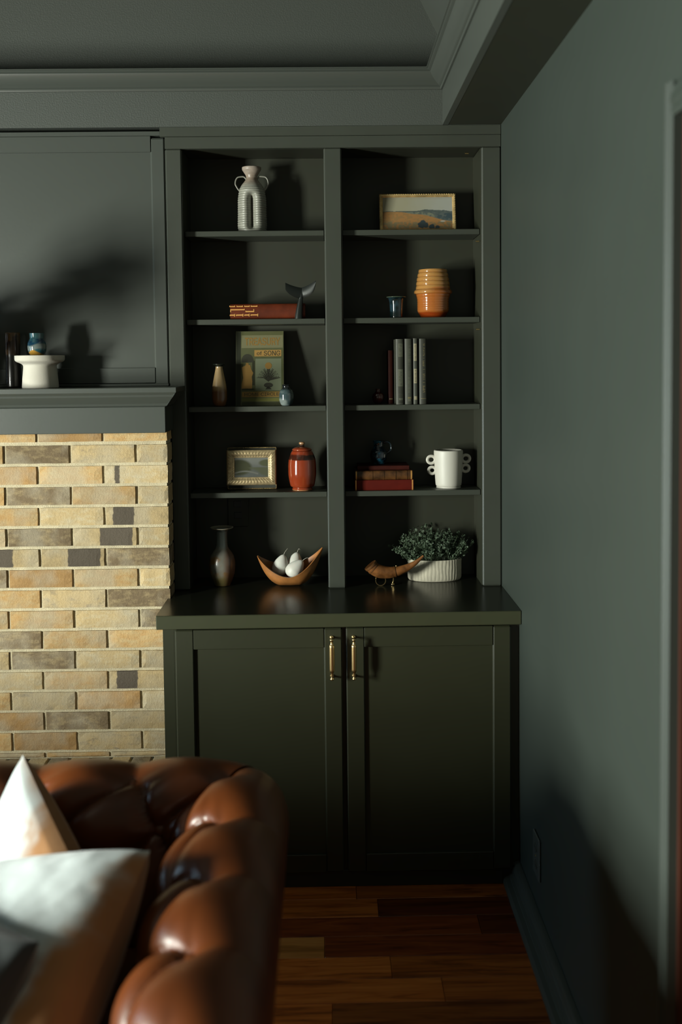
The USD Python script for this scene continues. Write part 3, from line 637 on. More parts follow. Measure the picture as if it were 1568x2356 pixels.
# --- fourth shelf left: framed picture, red lidded jar
def landscape_small(u, v):
    n = n2(u*1.5, v, 5, 9); c = mixc((.10, .11, .10), (.20, .21, .19), ss(v, .3, .9)+n*.2-.1)
    c = mixc(c, (.05, .055, .022), ss(.42-np.hypot((u-.15)*1.0, (v-.5)*.9), .0, .12)); c = mixc(c, (.085, .095, .045), ss(.30-np.hypot(u-.98, (v-.72)*1.4), 0, .1))
    c = mixc(c, (.09, .10, .055), ss(u-.30-(.62-v)*1.1+n*.2, 0, .2)*(v < .5)); c = mixc(c, (.17, .175, .15), ss(.06-np.abs(v-.20-.1*np.sin(u*5)), 0, .05)*(u < .7))
    return c
def rope(w, h, r, pitch, y, z0, x0=0):
    """twisted bead border along the rim of a frame"""
    ms = []
    per = [((-w/2, z0), (w/2, z0)), ((w/2, z0), (w/2, z0+h)), ((w/2, z0+h), (-w/2, z0+h)), ((-w/2, z0+h), (-w/2, z0))]
    b = trimesh.creation.icosphere(1, 1.0)
    for (a, c) in per:
        a, c = np.array(a), np.array(c); L = np.linalg.norm(c-a); n = max(int(L/pitch), 2); d = (c-a)/L
        for i in range(n):
            p = a+(c-a)*(i+.5)/n; g = b.copy()
            R = np.array([[d[0], 0, -d[1]], [0, 1, 0], [d[1], 0, d[0]]]); vv = g.vertices*[r*.75, r, r*1.35]
            ang = .6; q = np.array([[math.cos(ang), 0, -math.sin(ang)], [0, 1, 0], [math.sin(ang), 0, math.cos(ang)]])
            g.vertices = (R@(q@vv.T)).T+[p[0]+x0, y, p[1]]; ms.append(g)
    return cat(*ms)
t = thing('small_picture', 'small dim landscape in a wide ornate champagne gilt frame', 'picture frame', loc=(-0.848, 0.122, SH[3]+.001), rot=(-5, 0, 0))
fwid, fhei = .172, .120
part(t, 'back_flange', box(-.086, .086, -.002, .008, 0, .146, .002), 'spine_dark')
part(t, 'rope_border', rope(.168, .142, .0018, .0046, -.003, .002), 'gilt', smooth=True)
part(t, 'frame_box', box(-.085, .085, -.036, -.002, .016, .016+fhei, .0015), 'spine_dark')
_w, _h = .170, .121
m_, cd_ = colgrid(.116, .067, 60, 36, landscape_small)
part(t, 'picture', move(m_, 0, -.0375, .016+.027), 'print', smooth=False, cd=cd_)
def frame_at(t, w, h, fw_, prof, material, z0, y0):
    outer = np.array([(-w/2, 0), (w/2, 0), (w/2, h), (-w/2, h)]); inner = np.array([(-w/2+fw_, fw_), (w/2-fw_, fw_), (w/2-fw_, h-fw_), (-w/2+fw_, h-fw_)])
    for s in range(4):
        a, b, c, d = outer[s], outer[(s+1) % 4], inner[s], inner[(s+1) % 4]; V = []; n = 64
        for i in range(n+1):
            q = i/n; o_, i_ = a+(b-a)*q, c+(d-c)*q; L = np.linalg.norm(b-a)
            for fr, fwd in prof:
                p = o_+(i_-o_)*fr; bump_ = .0011*math.sin(q*L/.0125*2*PI+fr*9)*(1 if .25 < fr < .85 else 0)
                V.append((p[0], y0-fwd-bump_, z0+p[1]))
        g = T(V, grid_faces(n+1, len(prof)))
        if g.face_normals[:, 1].mean() > 0: g.faces = g.faces[:, ::-1]
        part(t, 'frame_rail', g, material, smooth=True)
frame_at(t, _w, _h, .0275, [(0, 0), (0, .004), (.12, .007), (.25, .0072), (.45, .0095), (.65, .0080), (.80, .0045), (.85, .0040), (.93, .0048), (1, .003), (1, .001)], 'champagne_gilt', .0155, -.035)

t = thing('lidded_jar', 'glossy red and brown lidded pottery jar beside the small gilt picture', 'jar', loc=(-0.673, 0.090, SH[3]))
o = lathe(np.vstack([[(0, 0)], spl([(.034, 0), (.0355, .004), (.034, .008), (.0335, .010), (.040, .014), (.0445, .030), (.0482, .060), (.0482, .080), (.0462, .106), (.0425, .118), (.0375, .130), (.033, .137)], 90), [(0, .137)]]), 64)
z = np.asarray(o.vertices)[:, 2]; v = np.asarray(o.vertices); nz = n2(v[:, 0]*30, v[:, 2]*30+v[:, 1]*9, 1.0, 5)
c = mixc((.33, .042, .012), (.40, .068, .022), nz); c = mixc(c, (.030, .012, .008), ss(z+(nz-.5)*.004, .1055, .1075)*(1-ss(z+(nz-.5)*.012, .122, .128))*(.55+.45*ss(nz, .3, .6))); c = mixc(c, (.60, .28, .12), (z < .0035))
part(t, 'body', o, 'glaze_gloss', smooth=True, cd=c)
o = lathe(np.vstack([[(0, .1375)], spl([(.033, .1375), (.034, .140), (.028, .1455), (.016, .150), (.0085, .1525), (.0078, .156), (.0102, .160), (.0100, .164), (.007, .1665), (.0, .167)], 50)]), 40)
z = np.asarray(o.vertices)[:, 2]
part(t, 'lid', o, 'glaze_gloss', smooth=True, cd=mixc(mixc((.40, .07, .025), (.045, .016, .010), ss(z, .145, .152)), (.55, .30, .14), ss(z, .156, .160)))

# --- counter left: signed vase, bowl with pear candles, outlet behind
t = thing('flared_vase', 'grey and rust stoneware vase with wide flared rim on the counter', 'vase', loc=(-0.9518, 0.075, CT))
o = vessel([(.027, 0), (.029, .006), (.034, .018), (.0425, .045), (.0448, .072), (.041, .098), (.031, .117), (.0225, .129), (.0195, .140), (.0185, .165), (.0195, .186), (.026, .194), (.038, .198), (.0405, .201)], .0025, 48, 90, .3)
v = np.asarray(o.vertices); z = v[:, 2]; nz = n2(v[:, 0]*26+7, z*22, 1.0, 11); c = mixc((.20, .19, .15), (.34, .33, .28), nz)
c = mixc(c, (.30, .17, .06), ss(n2(v[:, 0]*40, z*40+v[:, 1]*20, 1.0, 13), .5, .7)*ss(.10-np.abs(z-.06), 0, .06)); c = mixc(c, (.20, .16, .06), 1-ss(z, .02, .05)); c = mixc(c, (.22, .29, .28), ss(z, .12, .14)*.7)
c = mixc(c, (.20, .07, .03), ss(v[:, 0], .005, .025)*.7); c = mixc(c, (.42, .38, .28), ss(z, .192, .197))
part(t, 'body', o, 'glaze_soft', smooth=True, cd=c)

t = thing('boat_bowl', 'boat-shaped wooden bowl with pointed tips holding white pear candles', 'bowl', loc=(-0.7185, 0.068, CT))
def bowl():
    nu, nv = 61, 25; O = []; I = []
    for i in range(nu):
        u = -1+2*i/(nu-1); x = u*.1125
        zr = .036+.066*abs(u)**1.9 if u < 0 else .036+.091*abs(u)**1.75
        zb = .0+max(abs(u)-.30, 0)**1.35/(.70**1.35)*(zr-.004)
        w = .058*max(1-abs(u)**2.2, 0)**.75+.0006
        rimd = .0
        for j in range(nv):
            a = PI*j/(nv-1)          # 0 front rim .. pi back rim
            s_ = math.sin(a)**.55
            y = -w*math.cos(a)*(1-.18*s_); z = zr-(zr-zb)*s_+(.030*abs(math.cos(a))**3*(1-abs(u))*(0.0 if math.cos(a) > 0 else 1.0))
            O.append((x, y, z))
            wi = max(w-.0055, .0003); zi = zb+.006
            zri = zr+.0005
            I.append((x*.975, -wi*math.cos(a)*(1-.18*s_), zri-max(zri-zi, 0)*s_+(.030*abs(math.cos(a))**3*(1-abs(u))*(0.0 if math.cos(a) > 0 else 1.0))))
    O, I = np.array(O), np.array(I); f = grid_faces(nu, nv); k = len(O); fs = [f[:, ::-1], f+k]
    for e in (0, nv-1):
        for i in range(nu-1):
            a, b = i*nv+e, (i+1)*nv+e; fs.append(np.array([(a, b, b+k), (a, b+k, a+k)]))
    for e in (0, nu-1):
        for j in range(nv-1):
            a, b = e*nv+j, e*nv+j+1; fs.append(np.array([(a, b, b+k), (a, b+k, a+k)]))
    g = T(np.vstack([O, I]), np.vstack(fs)); g.merge_vertices(); g.fix_normals(); return g
part(t, 'shell', bowl(), 'bowl_wood', smooth=50)
pear = lathe(np.vstack([[(0, 0)], spl([(.004, .0005), (.018, .005), (.0275, .018), (.0285, .030), (.024, .046), (.0165, .060), (.0085, .070), (.003, .0735), (0, .074)], 50)]), 36)
for lab, (x, y, z), ax, ang, wl_, grp in (('white pear candle at the left of the wooden bowl, half in shadow', (-.760, .083, CT+.030), (0, 1, .2), 16, .026, None),
        ('brightly lit white pear candle at the front of the wooden bowl', (-.7235, .050, CT+.032), (.1, 1, 0), 42, .022, None),
        ('white pear candle at the back of the wooden bowl with only its top showing', (-.712, .098, CT+.034), (0, 1, 0), 14, .0, None)):
    M = rotm(ax, ang); M[:3, 3] = (x, y, z)
    t = thing('pear_candle', lab, 'candle', matrix=M)
    part(t, 'wax_body', pear, 'wax', smooth=True)
    part(t, 'wick', tube(spl([(0, 0, .072), (.0006, 0, .080), (.003, 0, .088), (.007, 0, .072+max(wl_, .012))], 12), np.linspace(.0016, .0006, 12), 6), 'wick', smooth=True)
t = thing('shelf_outlet', 'wall plate on the bookcase back above the flared vase, shade painted into its colour', 'wall outlet', loc=(-0.9055, BK-.001, 1.055))
part(t, 'cover_plate', box(-.036, .036, -.006, 0, 0, .115, .002), 'shaded_inside_paint')  # plate colour darkened to stand for the shade it sits in
for z in (.03, .07): part(t, 'receptacle', box(-.014, .014, -.0075, -.0055, z, z+.022, .001), 'black_plastic')

# ================================================================= RIGHT BAY
def landscape(u, v):
    n = n2(u*2, v, 6, 21); n5 = n2(u*2.4, v*1.4, 14, 23)
    c = mixc((.42, .40, .27), (.46, .48, .42), ss(u, .2, 1)+.4*(n-.5)); c = mixc(c, (.30, .29, .22), ss(v, .9, 1)*.3)
    hz = .56+.045*np.sin(u*5+.4)*(u > .5)+.07*ss(u, .5, .62)*(1-ss(u, .86, 1.0)*.6)+(n-.5)*.03
    c = mixc(c, (.055, .085, .085), (v < hz).astype(float)*(.75+.25*n5))
    f2 = .55-.09*ss(u, .2, .5)-.22*ss(u, .5, 1.0)+(n-.5)*.05
    c = mixc(c, (.22, .24, .17), ((v < f2+.10) & (v < hz-.04)).astype(float)*ss(n5, .38, .55)); c = mixc(c, (.43, .22, .075), ss(f2-v, -.005, .02))
    c = mixc(c, (.30, .20, .08), ss(f2-v, 0, .05)*ss(n5, .5, .6)*.6); c = mixc(c, (.22, .20, .11), ss(.24-v+(n-.5)*.1, 0, .05)*.8*ss(n5, .35, .55))
    c = mixc(c, (.05, .085, .10), ss(.22-np.hypot((u-.93)*1.2, (v-.38)*1.8), 0, .05)*ss(n5, .3, .5)*.9); c = mixc(c, (.50, .50, .42), ss(.05-np.hypot((u-.86), (v-.24)*1.6), 0, .03))
    for cu, cv, r in ((.575, .20, .045), (.555, .13, .06), (.61, .12, .05), (.53, .10, .035), (.70, .06, .05), (.78, .05, .04)): c = mixc(c, (.045, .065, .07), ss(r-np.hypot(u-cu, (v-cv)*.5)+(n5-.5)*.02, 0, .012))
    return c
t = thing('landscape_painting', 'small landscape painting of hills in a gilt rope-edged frame on the top shelf', 'painting', loc=(-0.266, 0.118, SH[0]+.001), rot=(-9, 0, 0))
PWD, PHT = .262, .134
m_, cd_ = colgrid(PWD-.022, PHT-.022, 150, 80, landscape)
part(t, 'backing', box(-PWD/2+.003, PWD/2-.003, 0, .012, .003, PHT-.003, .002), 'spine_dark')
part(t, 'canvas', move(m_, 0, -.0012, .011), 'print', smooth=False, cd=cd_)
outer = [(0, 0), (0, .004), (.3, .006), (.6, .005), (.8, .003), (1, .0015)]
def plain_frame(t, w, h, fw_, prof, material):
    o_ = np.array([(-w/2, 0), (w/2, 0), (w/2, h), (-w/2, h)]); i_ = np.array([(-w/2+fw_, fw_), (w/2-fw_, fw_), (w/2-fw_, h-fw_), (-w/2+fw_, h-fw_)])
    for s in range(4):
        V = []
        for q in (0, 1):
            a, c = (o_[s], i_[s]) if q == 0 else (o_[(s+1) % 4], i_[(s+1) % 4])
            for fr, fwd in prof: p = a+(c-a)*fr; V.append((p[0], -fwd, p[1]))
        g = T(V, grid_faces(2, len(prof)))
        if g.face_normals[:, 1].mean() > 0: g.faces = g.faces[:, ::-1]
        part(t, 'frame_rail', g, material, smooth=False)
plain_frame(t, PWD, PHT, .0115, outer, 'gilt')
part(t, 'rope_border', rope(PWD-.004, PHT-.004, .0022, .0078, -.0045, .002), 'gilt', smooth=True)
part(t, 'rope_border', rope(PWD-.020, PHT-.020, .0012, .0042, -.004, .010), 'gilt', smooth=True)

t = thing('teal_cup', 'dark teal glossy cup with a flared lip beside the orange jar', 'cup', loc=(-0.345, 0.080, SH[1]))
o = vessel([(.0215, 0), (.0225, .003), (.0222, .02), (.0232, .045), (.0245, .058), (.0275, .066), (.0335, .0705), (.034, .072)], .002, 48, 50, .85)
v = np.asarray(o.vertices); nz = n2(v[:, 0]*40, v[:, 2]*30, 1.0, 15)
part(t, 'body', o, 'glaze_gloss', smooth=True, cd=mixc(mixc((.004, .012, .012), (.022, .050, .066), ss(nz, .45, .65)*ss(v[:, 2], .01, .03)), (.12, .16, .10), ss(v[:, 2], .069, .071)))

t = thing('honey_jar', 'large ribbed honey and orange glazed pottery jar on the second shelf', 'jar', loc=(-0.217, 0.106, SH[1]))
Hj = .165
pr = [(.040, 0), (.0435, .006), (.0480, .014), (.0530, .022), (.0545, .030), (.0545, .055), (.0555, .066), (.0585, .076), (.0590, .080), (.0640, .083), (.0655, .088), (.0635, .0935), (.0590, .098), (.0585, .104), (.0575, .118), (.0555, .132), (.0530, .146), (.0505, .156), (.0485, Hj)]
def ribs(th, r, z):
    up_ = ss(z, .100, .106)*(1-ss(z, .158, .163)); lo = ss(z, .022, .03)*(1-ss(z, .070, .078))
    return r-.0016*up_*(.5+.5*np.cos(2*PI*z/.0145+2.2))**3-.0006*lo*(.5+.5*np.cos(2*PI*z/.0078))
o = vessel(pr, .004, 72, 170, .4, ribs)
v = np.asarray(o.vertices); z = v[:, 2]; nz = n2(v[:, 0]*18+v[:, 1]*12, z*20, 1.0, 17)
c = mixc((.56, .20, .045), (.50, .13, .022), nz); c = mixc(c, (.36, .055, .008), 1-ss(z+(nz-.5)*.01, .014, .022)); hx = ss(z-.006*ss(v[:, 0], -.05, .02), .095, .100)
c = mixc(c, (.60, .30, .080), hx); c = mixc(c, (.60, .30, .085), ss(-v[:, 0], -.01, .03)*ss(z, .080, .084)*.8); c = mixc(c, (.40, .15, .03), .5*hx*(.5+.5*np.cos(2*PI*z/.0145+2.2))**4)
part(t, 'body', o, 'glaze_gloss', smooth=True, cd=c)

# upright books
def upright(label, x0, x1, h, d, y, body, marks, grp=None):
    t = thing('upright_book', label, 'book', loc=((x0+x1)/2, y, SH[2]), group=grp)
    w = x1-x0; b = min(.006, w*.28)
    prof = [(-w/2, .02), (-w/2, .004)]+[(-w/2*math.cos(a), .004-b*math.sin(a)) for a in np.linspace(0, PI, 11)]+[(w/2, .02)]
    sp = trimesh.creation.extrude_polygon(Polygon(prof).buffer(0), h, engine='earcut')
    part(t, 'cover', cat(sp, box(-w/2, -w/2+.0025, .004, d, 0, h, .0006), box(w/2-.0025, w/2, .004, d, 0, h, .0006)), body, smooth=30)
    part(t, 'pages', box(-w/2+.0026, w/2-.0026, .0205, d-.003, .003, h-.003), 'paper_edges', smooth=False)
    for (f0, f1, z0, z1, mt_, nm) in marks:
        n = 7; V = []
        for i in range(n):
            fx = f0+(f1-f0)*i/(n-1); xx = -w/2+w*fx; a = math.acos(np.clip(-xx/(w/2), -1, 1)); yy = .004-b*math.sin(a)-.00025
            V += [(xx, yy, z0*h), (xx, yy, z1*h)]
        part(t, nm, T(V, [q for i in range(n-1) for q in ((2*i, 2*i+2, 2*i+3), (2*i, 2*i+3, 2*i+1))]), mt_, smooth=True)
def letters(z0, z1, n, f0, f1, mt_, seed):
    r = random.Random(seed); out = []; p = (z1-z0)/n
    for i in range(n):
        a = z0+i*p
        if r.random() < .12: continue
        out.append((f0+r.random()*.05, f1-r.random()*.08, a+p*.08, a+p*.34, mt_, 'lettering'))
        if r.random() < .7: out.append((f0+(.0 if r.random() < .5 else .5)*(f1-f0), f0+(.5 if r.random() < .5 else 1)*(f1-f0), a+p*.5, a+p*.78, mt_, 'lettering'))
    return out
BY = .048
upright('leftmost of the four slim grey-green books, with two pale title panels on its dark spine', -.3510, -.3245, .222, .140, BY, 'slate_cloth',
        [(.30, .96, .02, .16, 'spine_dark', 'spine_panel'), (.34, .9, .73, .93, 'label_grey', 'label_panel'), (.30, .96, .54, .73, 'spine_dark', 'spine_panel'), (.30, .92, .28, .54, 'label_grey', 'label_panel'), (.30, .96, .165, .28, 'spine_dark', 'spine_panel')]+letters(.75, .92, 9, .40, .80, 'spine_dark', 1)+letters(.30, .52, 10, .40, .80, 'spine_dark', 2)+[(.35, .85, .07, .10, 'label_grey', 'lettering')])
upright('grey-green upright book with a full-length pale lettered spine, second in its row', -.3205, -.2955, .2225, .140, BY, 'slate_cloth',
        letters(.60, .92, 18, .42, .86, 'label_grey', 3)+letters(.18, .52, 18, .42, .86, 'label_grey', 4)+[(.38, .86, .09, .115, 'dull_gold', 'emblem'), (.42, .82, .05, .085, 'label_grey', 'emblem')])
upright('narrow grey book with cream labels on its spine, third in its row', -.2915, -.2765, .2240, .135, BY, 'slate_cloth',
        [(.12, .80, .66, .92, 'label_cream', 'label_panel'), (.12, .82, .32, .54, 'label_cream', 'label_panel'), (.2, .84, .07, .125, 'label_cream', 'emblem')]+letters(.68, .90, 11, .3, .7, 'slate_cloth', 5)+letters(.34, .52, 10, .3, .7, 'slate_cloth', 6))
upright('dark green book with gilt lettering down its spine, rightmost of the upright row', -.2715, -.2465, .2225, .140, BY, 'spine_dark',
        [(0, .22, 0, 1, 'slate_cloth', 'spine_edge')]+letters(.70, .93, 13, .52, .78, 'dull_gold', 7)+letters(.53, .68, 6, .46, .80, 'dull_gold', 8)+letters(.33, .47, 6, .46, .80, 'dull_gold', 9)+letters(.18, .29, 4, .46, .80, 'dull_gold', 10)+[(.1, .95, .085, .092, 'dull_gold', 'lettering')])  # paler left strip paints in the light on the rounded spine
upright('dark red upright book in deep shade left of the grey-green books', -.3720, -.3550, .185, .062, .128, 'dark_red_cloth', [(.2, .9, .08, .10, 'dull_gold', 'lettering')])
t = thing('round_ornament', 'small dark red glazed ball vase in the shade beside the upright books', 'ornament', loc=(-0.408, 0.125, SH[2]))
o = vessel([(.010, 0), (.013, .003), (.019, .014), (.0205, .024), (.018, .034), (.010, .041), (.0075, .046), (.009, .052)], .0015, 32, 40, .3)
part(t, 'body', o, 'glaze_gloss', smooth=True, cd=np.tile((.07, .010, .006), (len(o.vertices), 1)))

# stacked books
def flat_book(label, x0, x1, z0, th, y, d, cov, rounded, bands=0, pages='paper_edges', gilt_ends=False):
    t = thing('stacked_book', label, 'book', loc=((x0+x1)/2, y, z0)); w = x1-x0
    b = .008 if rounded else .002
    prof = [(.006, th)]+[(-b*math.sin(a), th/2+th/2*math.cos(a)) for a in np.linspace(0, PI, 13)]+[(.006, 0)]
    part(t, 'cover', cat(extrude_profile(prof, 'x', -w/2, w/2), box(-w/2, w/2, .006, d, 0, .0025, .0006), box(-w/2, w/2, .006, d, th-.0025, th, .0006)), cov, smooth=30)
    part(t, 'pages', box(-w/2+.003, w/2-.003, .0065, d-.003, .0026, th-.0026), pages, smooth=False)
    for i in range(bands):
        xx = -w/2+w*(i+.5)/bands
        part(t, 'raised_band', extrude_profile([(y_-.0012, z_) for y_, z_ in prof[1:-1]]+[(.004, .001), (.004, th-.001)], 'x', xx-.0015, xx+.0015), cov, smooth=30)
    if gilt_ends:
        for xx in (-w/2+.002, w/2-.006): part(t, 'gilt_band', extrude_profile([(y_-.0005, z_) for y_, z_ in prof[1:-1]]+[(.004, .001), (.004, th-.001)], 'x', xx, xx+.004), 'gold_stamp', smooth=30)
flat_book('bright red cloth book at the bottom of the stack beside the white cup', -.4935, -.2925, SH[3], .0350, .056, .13, 'red_cloth', False, gilt_ends=True)
flat_book('brown leather book with gilt flecked spine, middle of the stack of three', -.4920, -.2960, SH[3]+.0353, .0315, .060, .125, 'brown_gilt_leather', True, 5, gilt_ends=True)
flat_book('thin dark red book on top of the stack of three', -.4830, -.3060, SH[3]+.0671, .0150, .075, .11, 'dark_red_cloth', False)
t = thing('blue_pitcher', 'small glossy dark blue pitcher in the shade on top of stacked books', 'pitcher', loc=(-0.408, 0.125, SH[3]+.0824))
o = vessel([(.020, 0), (.022, .003), (.026, .012), (.030, .028), (.0285, .042), (.021, .055), (.0165, .064), (.018, .076), (.021, .082)], .002, 40, 60, .4)
v = np.asarray(o.vertices); nz = n2(v[:, 0]*50, v[:, 2]*50, 1.0, 19)
part(t, 'body', o, 'glaze_gloss', smooth=True, cd=mixc((.008, .018, .028), (.02, .13, .20), ss(nz, .5, .62)))
o = tube(spl([(.018, 0, .074), (.030, 0, .078), (.042, 0, .070), (.044, 0, .055), (.036, 0, .042), (.027, 0, .038)], 24), .0032, 10)
part(t, 'handle', o, 'glaze_gloss', smooth=True, cd=np.tile((.010, .022, .03), (len(o.vertices), 1)))

t = thing('white_cup', 'tall white ceramic cup with two ring handles on each side', 'cup', loc=(-0.1665, 0.108, SH[3]))
part(t, 'body', vessel([(.0425, 0), (.0430, .0012), (.0415, .0040), (.0412, .006), (.0440, .009), (.0462, .030), (.0485, .075), (.0502, .118), (.0502, .1265), (.0490, .1300), (.0480, .1310)], .0045, 64, 90, .85), 'white_ceramic', smooth=True)
for s, x, z, rr in ((-1, .0595, .0975, .0125), (-1, .0565, .0605, .0115), (1, .0605, .1000, .0125), (1, .0590, .0665, .0118)):
    a = np.arange(40)*2*PI/40
    pts = np.stack([s*x+rr*1.08*np.cos(a), 0*a, z+rr*np.sin(a)], 1)
    part(t, 'handle', tube(pts, .0054, 12, closed=True), 'white_ceramic', smooth=True)

# horn on its brass ring
t = thing('drinking_horn', 'curved brown horn on a brass ring stand beside the fluted planter', 'horn', loc=(-0.405, 0.03, CT))
hp_ = spl([(-.040, .000, .0725), (-.022, 0, .056), (.000, 0, .0475), (.022, 0, .0450), (.050, 0, .0480), (.080, 0, .0580), (.108, -.004, .0735), (.131, -.008, .0930), (.141, -.010, .1035)], 60)
rad = np.interp(np.linspace(0, 1, 60), [0, .2, .4, .6, .8, 1], [.0215, .0228, .0190, .0142, .0086, .0034])
part(t, 'horn_shell', tube(hp_, rad, 28), 'horn_shell', smooth=50)
def band(i, j, grow, nm, mt_): part(t, nm, tube(hp_[i:j], rad[i:j]+grow, 28), mt_, smooth=50)
band(0, 3, .0022, 'mouth_band', 'horn_band'); band(4, 6, .0012, 'mouth_band', 'horn_band'); band(26, 28, .0014, 'middle_band', 'horn_band')
part(t, 'band_knob', move(ball(.0028), hp_[27][0]+.002, -.004, hp_[27][2]+rad[27]+.003), 'brass', smooth=True)
def strip(c, r, a0, a1, w, th):
    n = 30; V = []
    for a in np.linspace(a0, a1, n):
        for rr in (r, r-th):
            for yy in (-w/2, w/2): V.append((c[0]+rr*math.cos(a), c[1]+yy, c[2]+rr*math.sin(a)))
    f = []
    for i in range(n-1):
        b = i*4; e = b+4
        for p0, p1 in ((0, 1), (1, 3), (3, 2), (2, 0)): f += [(b+p0, e+p0, e+p1), (b+p0, e+p1, b+p1)]
    g = T(V, f); g.fix_normals(); return g
part(t, 'ring_stand', strip((-.0045, -.002, .0185), .0180, PI*1.0-.35, 2*PI+.35, .006, .0022), 'brass', smooth=40)
for xx, zz in ((-.0205, .0265), (.0115, .0262)): part(t, 'ring_lug', move(ball(.0026), xx, -.003, zz), 'brass', smooth=True)
part(t, 'rear_foot', cat(tube([(.036, .010, .0015), (.040, .012, .014), (.040, .004, .032)], .0022, 8), move(ball(.0042, 2, (1.4, 1, .8)), .037, .004, .0038)), 'brass', smooth=True)

# planter
t = thing('fluted_planter', 'oval cream fluted planter full of small-leaved greenery', 'planter', loc=(-0.2160, 0.118, CT))
def flute(th, r, z): return r+.0016*np.abs(np.cos(th*23+.25*np.sin(z*90+th*7)))*ss(z, .002, .008)*(r > .06)
o = vessel([(.086, 0), (.0905, .003), (.0925, .020), (.0925, .062), (.0935, .0735), (.0925, .0755)], .005, 460, 26, .5, flute); o.vertices[:, 1] *= .55
part(t, 'pot', o, 'planter_clay', smooth=True)
o = trimesh.creation.cylinder(.084, .006, sections=48); o.vertices[:, 1] *= .55; part(t, 'soil', move(o, 0, 0, .058), 'soil')
lr = np.random.default_rng(5); LV = []; LF = []; SP = []
for i in range(185):
    a = lr.random()*2*PI; rr = math.sqrt(lr.random()); bx, by = .078*rr*math.cos(a), .040*rr*math.sin(a)
    L = .055+.05*lr.random()+.03*(1-abs(bx+.01)/.08); d = np.array([bx*9+lr.normal()*.25, by*5+lr.normal()*.22-.05, 1.0]); 
    if bx < -.045: d[0] -= .45; L *= .9
    d /= np.linalg.norm(d); p0 = np.array([bx, by, .058]); p1 = p0+d*L
    if p1[2] > .222: p1[2] = .222
    if p1[1] > .066: p1[1] = .066
    if p1[0] > .135: p1[0] = .135
    SP.append(tube([p0, (p0+p1)/2+lr.normal(size=3)*.003, p1], .0007, 4, caps=False))
    for k in range(15):
        q = .28+.72*(k+1)/15; c = p0+(p1-p0)*q+lr.normal(size=3)*.003; ld = lr.normal(size=3); ld[2] = abs(ld[2])*.5+.2; ld /= np.linalg.norm(ld)
        sd_ = np.cross(ld, lr.normal(size=3)); sd_ /= np.linalg.norm(sd_)+1e-9; nn = np.cross(ld, sd_); l = .0098*(.7+.6*lr.random()); w = l*.38
        b = len(LV); LV += [c, c+ld*l*.35+sd_*w, c+ld*l*.75+sd_*w*.8, c+ld*l, c+ld*l*.75-sd_*w*.8, c+ld*l*.35-sd_*w, c+ld*l*.5-nn*.0012]
        LF += [(b+6, b+x, b+(x+1) % 6) for x in range(6)]
part(t, 'foliage', T(LV, LF), 'sage_leaf', smooth=False, kind='stuff'); part(t, 'stems', cat(*SP), 'stem_green', smooth=False, kind='stuff')

# ================================================================= MANTEL OBJECTS
MT = 1.562
t = thing('pedestal_stand', 'white round pedestal stand with a flat top on the mantel', 'pedestal', loc=(-1.508, -0.098, MT+.0003))
part(t, 'body', lathe(np.vstack([[(0, 0)], spl([(.0555, 0), (.0572, .002), (.0555, .030), (.0528, .058), (.0520, .070), (.0545, .0755), (.0620, .0800), (.0730, .0850), (.0770, .0890), (.0780, .0940), (.0780, .1030), (.0770, .1045)], 70), [(0, .1045)]]), 64), 'white_stone', smooth=40)
t = thing('blue_jar', 'small blue and ochre glazed jar standing on the white pedestal', 'jar', loc=(-1.516, -0.098, MT+.0003+.1048))
o = vessel([(.0200, 0), (.0235, .004), (.0285, .016), (.0298, .028), (.0285, .040), (.0240, .050), (.0222, .055), (.0228, .066), (.0235, .0715)], .002, 48, 70, .4)
v = np.asarray(o.vertices); z = v[:, 2]; nz = n2(v[:, 0]*30, z*60, 1.0, 25)
c = mixc((.012, .055, .11), (.03, .13, .16), ss(nz, .4, .6)); c = mixc(c, (.06, .16, .17), ss(z, .050, .060)); c = mixc(c, (.24, .29, .27), ss(.011-np.abs(z-.026-.004*np.sin(v[:, 0]*90)), 0, .006))
c = mixc(c, (.62, .33, .05), ss(.0185-z-np.abs(v[:, 0]+.006)*.55*1.0, -.002, .001))
part(t, 'body', o, 'glaze_gloss', smooth=True, cd=c)
t = thing('brown_vase', 'tall dark brown mottled vase at the left edge of the mantel', 'vase', loc=(-1.6085, -0.050, MT+.0003))
o = vessel([(.022, 0), (.024, .004), (.0235, .06), (.0225, .10), (.0232, .112), (.0238, .150), (.0240, .178), (.0235, .180)], .003, 40, 60, .3)
v = np.asarray(o.vertices); z = v[:, 2]; nz = n2(v[:, 0]*60+v[:, 1]*40, z*50, 1.0, 27)
part(t, 'body', o, 'glaze_soft', smooth=True, cd=mixc(mixc((.04, .018, .006), (.16, .085, .024), ss(nz, .45, .6)), (.008, .006, .004), 1-ss(z, .104, .112)))  # near-black lower part is painted shade; the brown mottling is glaze

# added unseen vase; its leaf clumps are placed to shade the overmantel
simple('vase_black', (0.05, 0.045, 0.04), rough=0.5); simple('bark', (0.06, 0.04, 0.025), rough=0.9); simple('broad_leaf', (0.05, 0.10, 0.035), rough=0.45)
t = thing('branch_vase', 'added vase of leafy branches out of view on the mantel, casting shade on the panelling', 'vase', loc=(-1.86, -0.105, MT+.0003))
part(t, 'body', vessel([(.050, 0), (.058, .01), (.082, .07), (.078, .12), (.045, .165), (.034, .185), (.042, .205)], .004, 40, 50, .5), 'vase_black', smooth=40)
pr_ = np.random.default_rng(12)
for i in range(5):
    a = pr_.random()*2*PI
    part(t, 'branch', tube(spl([(0, 0, .12), (.01*math.cos(a), -.02, .20), (.04*math.cos(a), -.12, .27), (.09*math.cos(a)+.04, -.34, .27+.05*math.sin(a))], 16), np.linspace(.004, .002, 16), 6), 'bark')
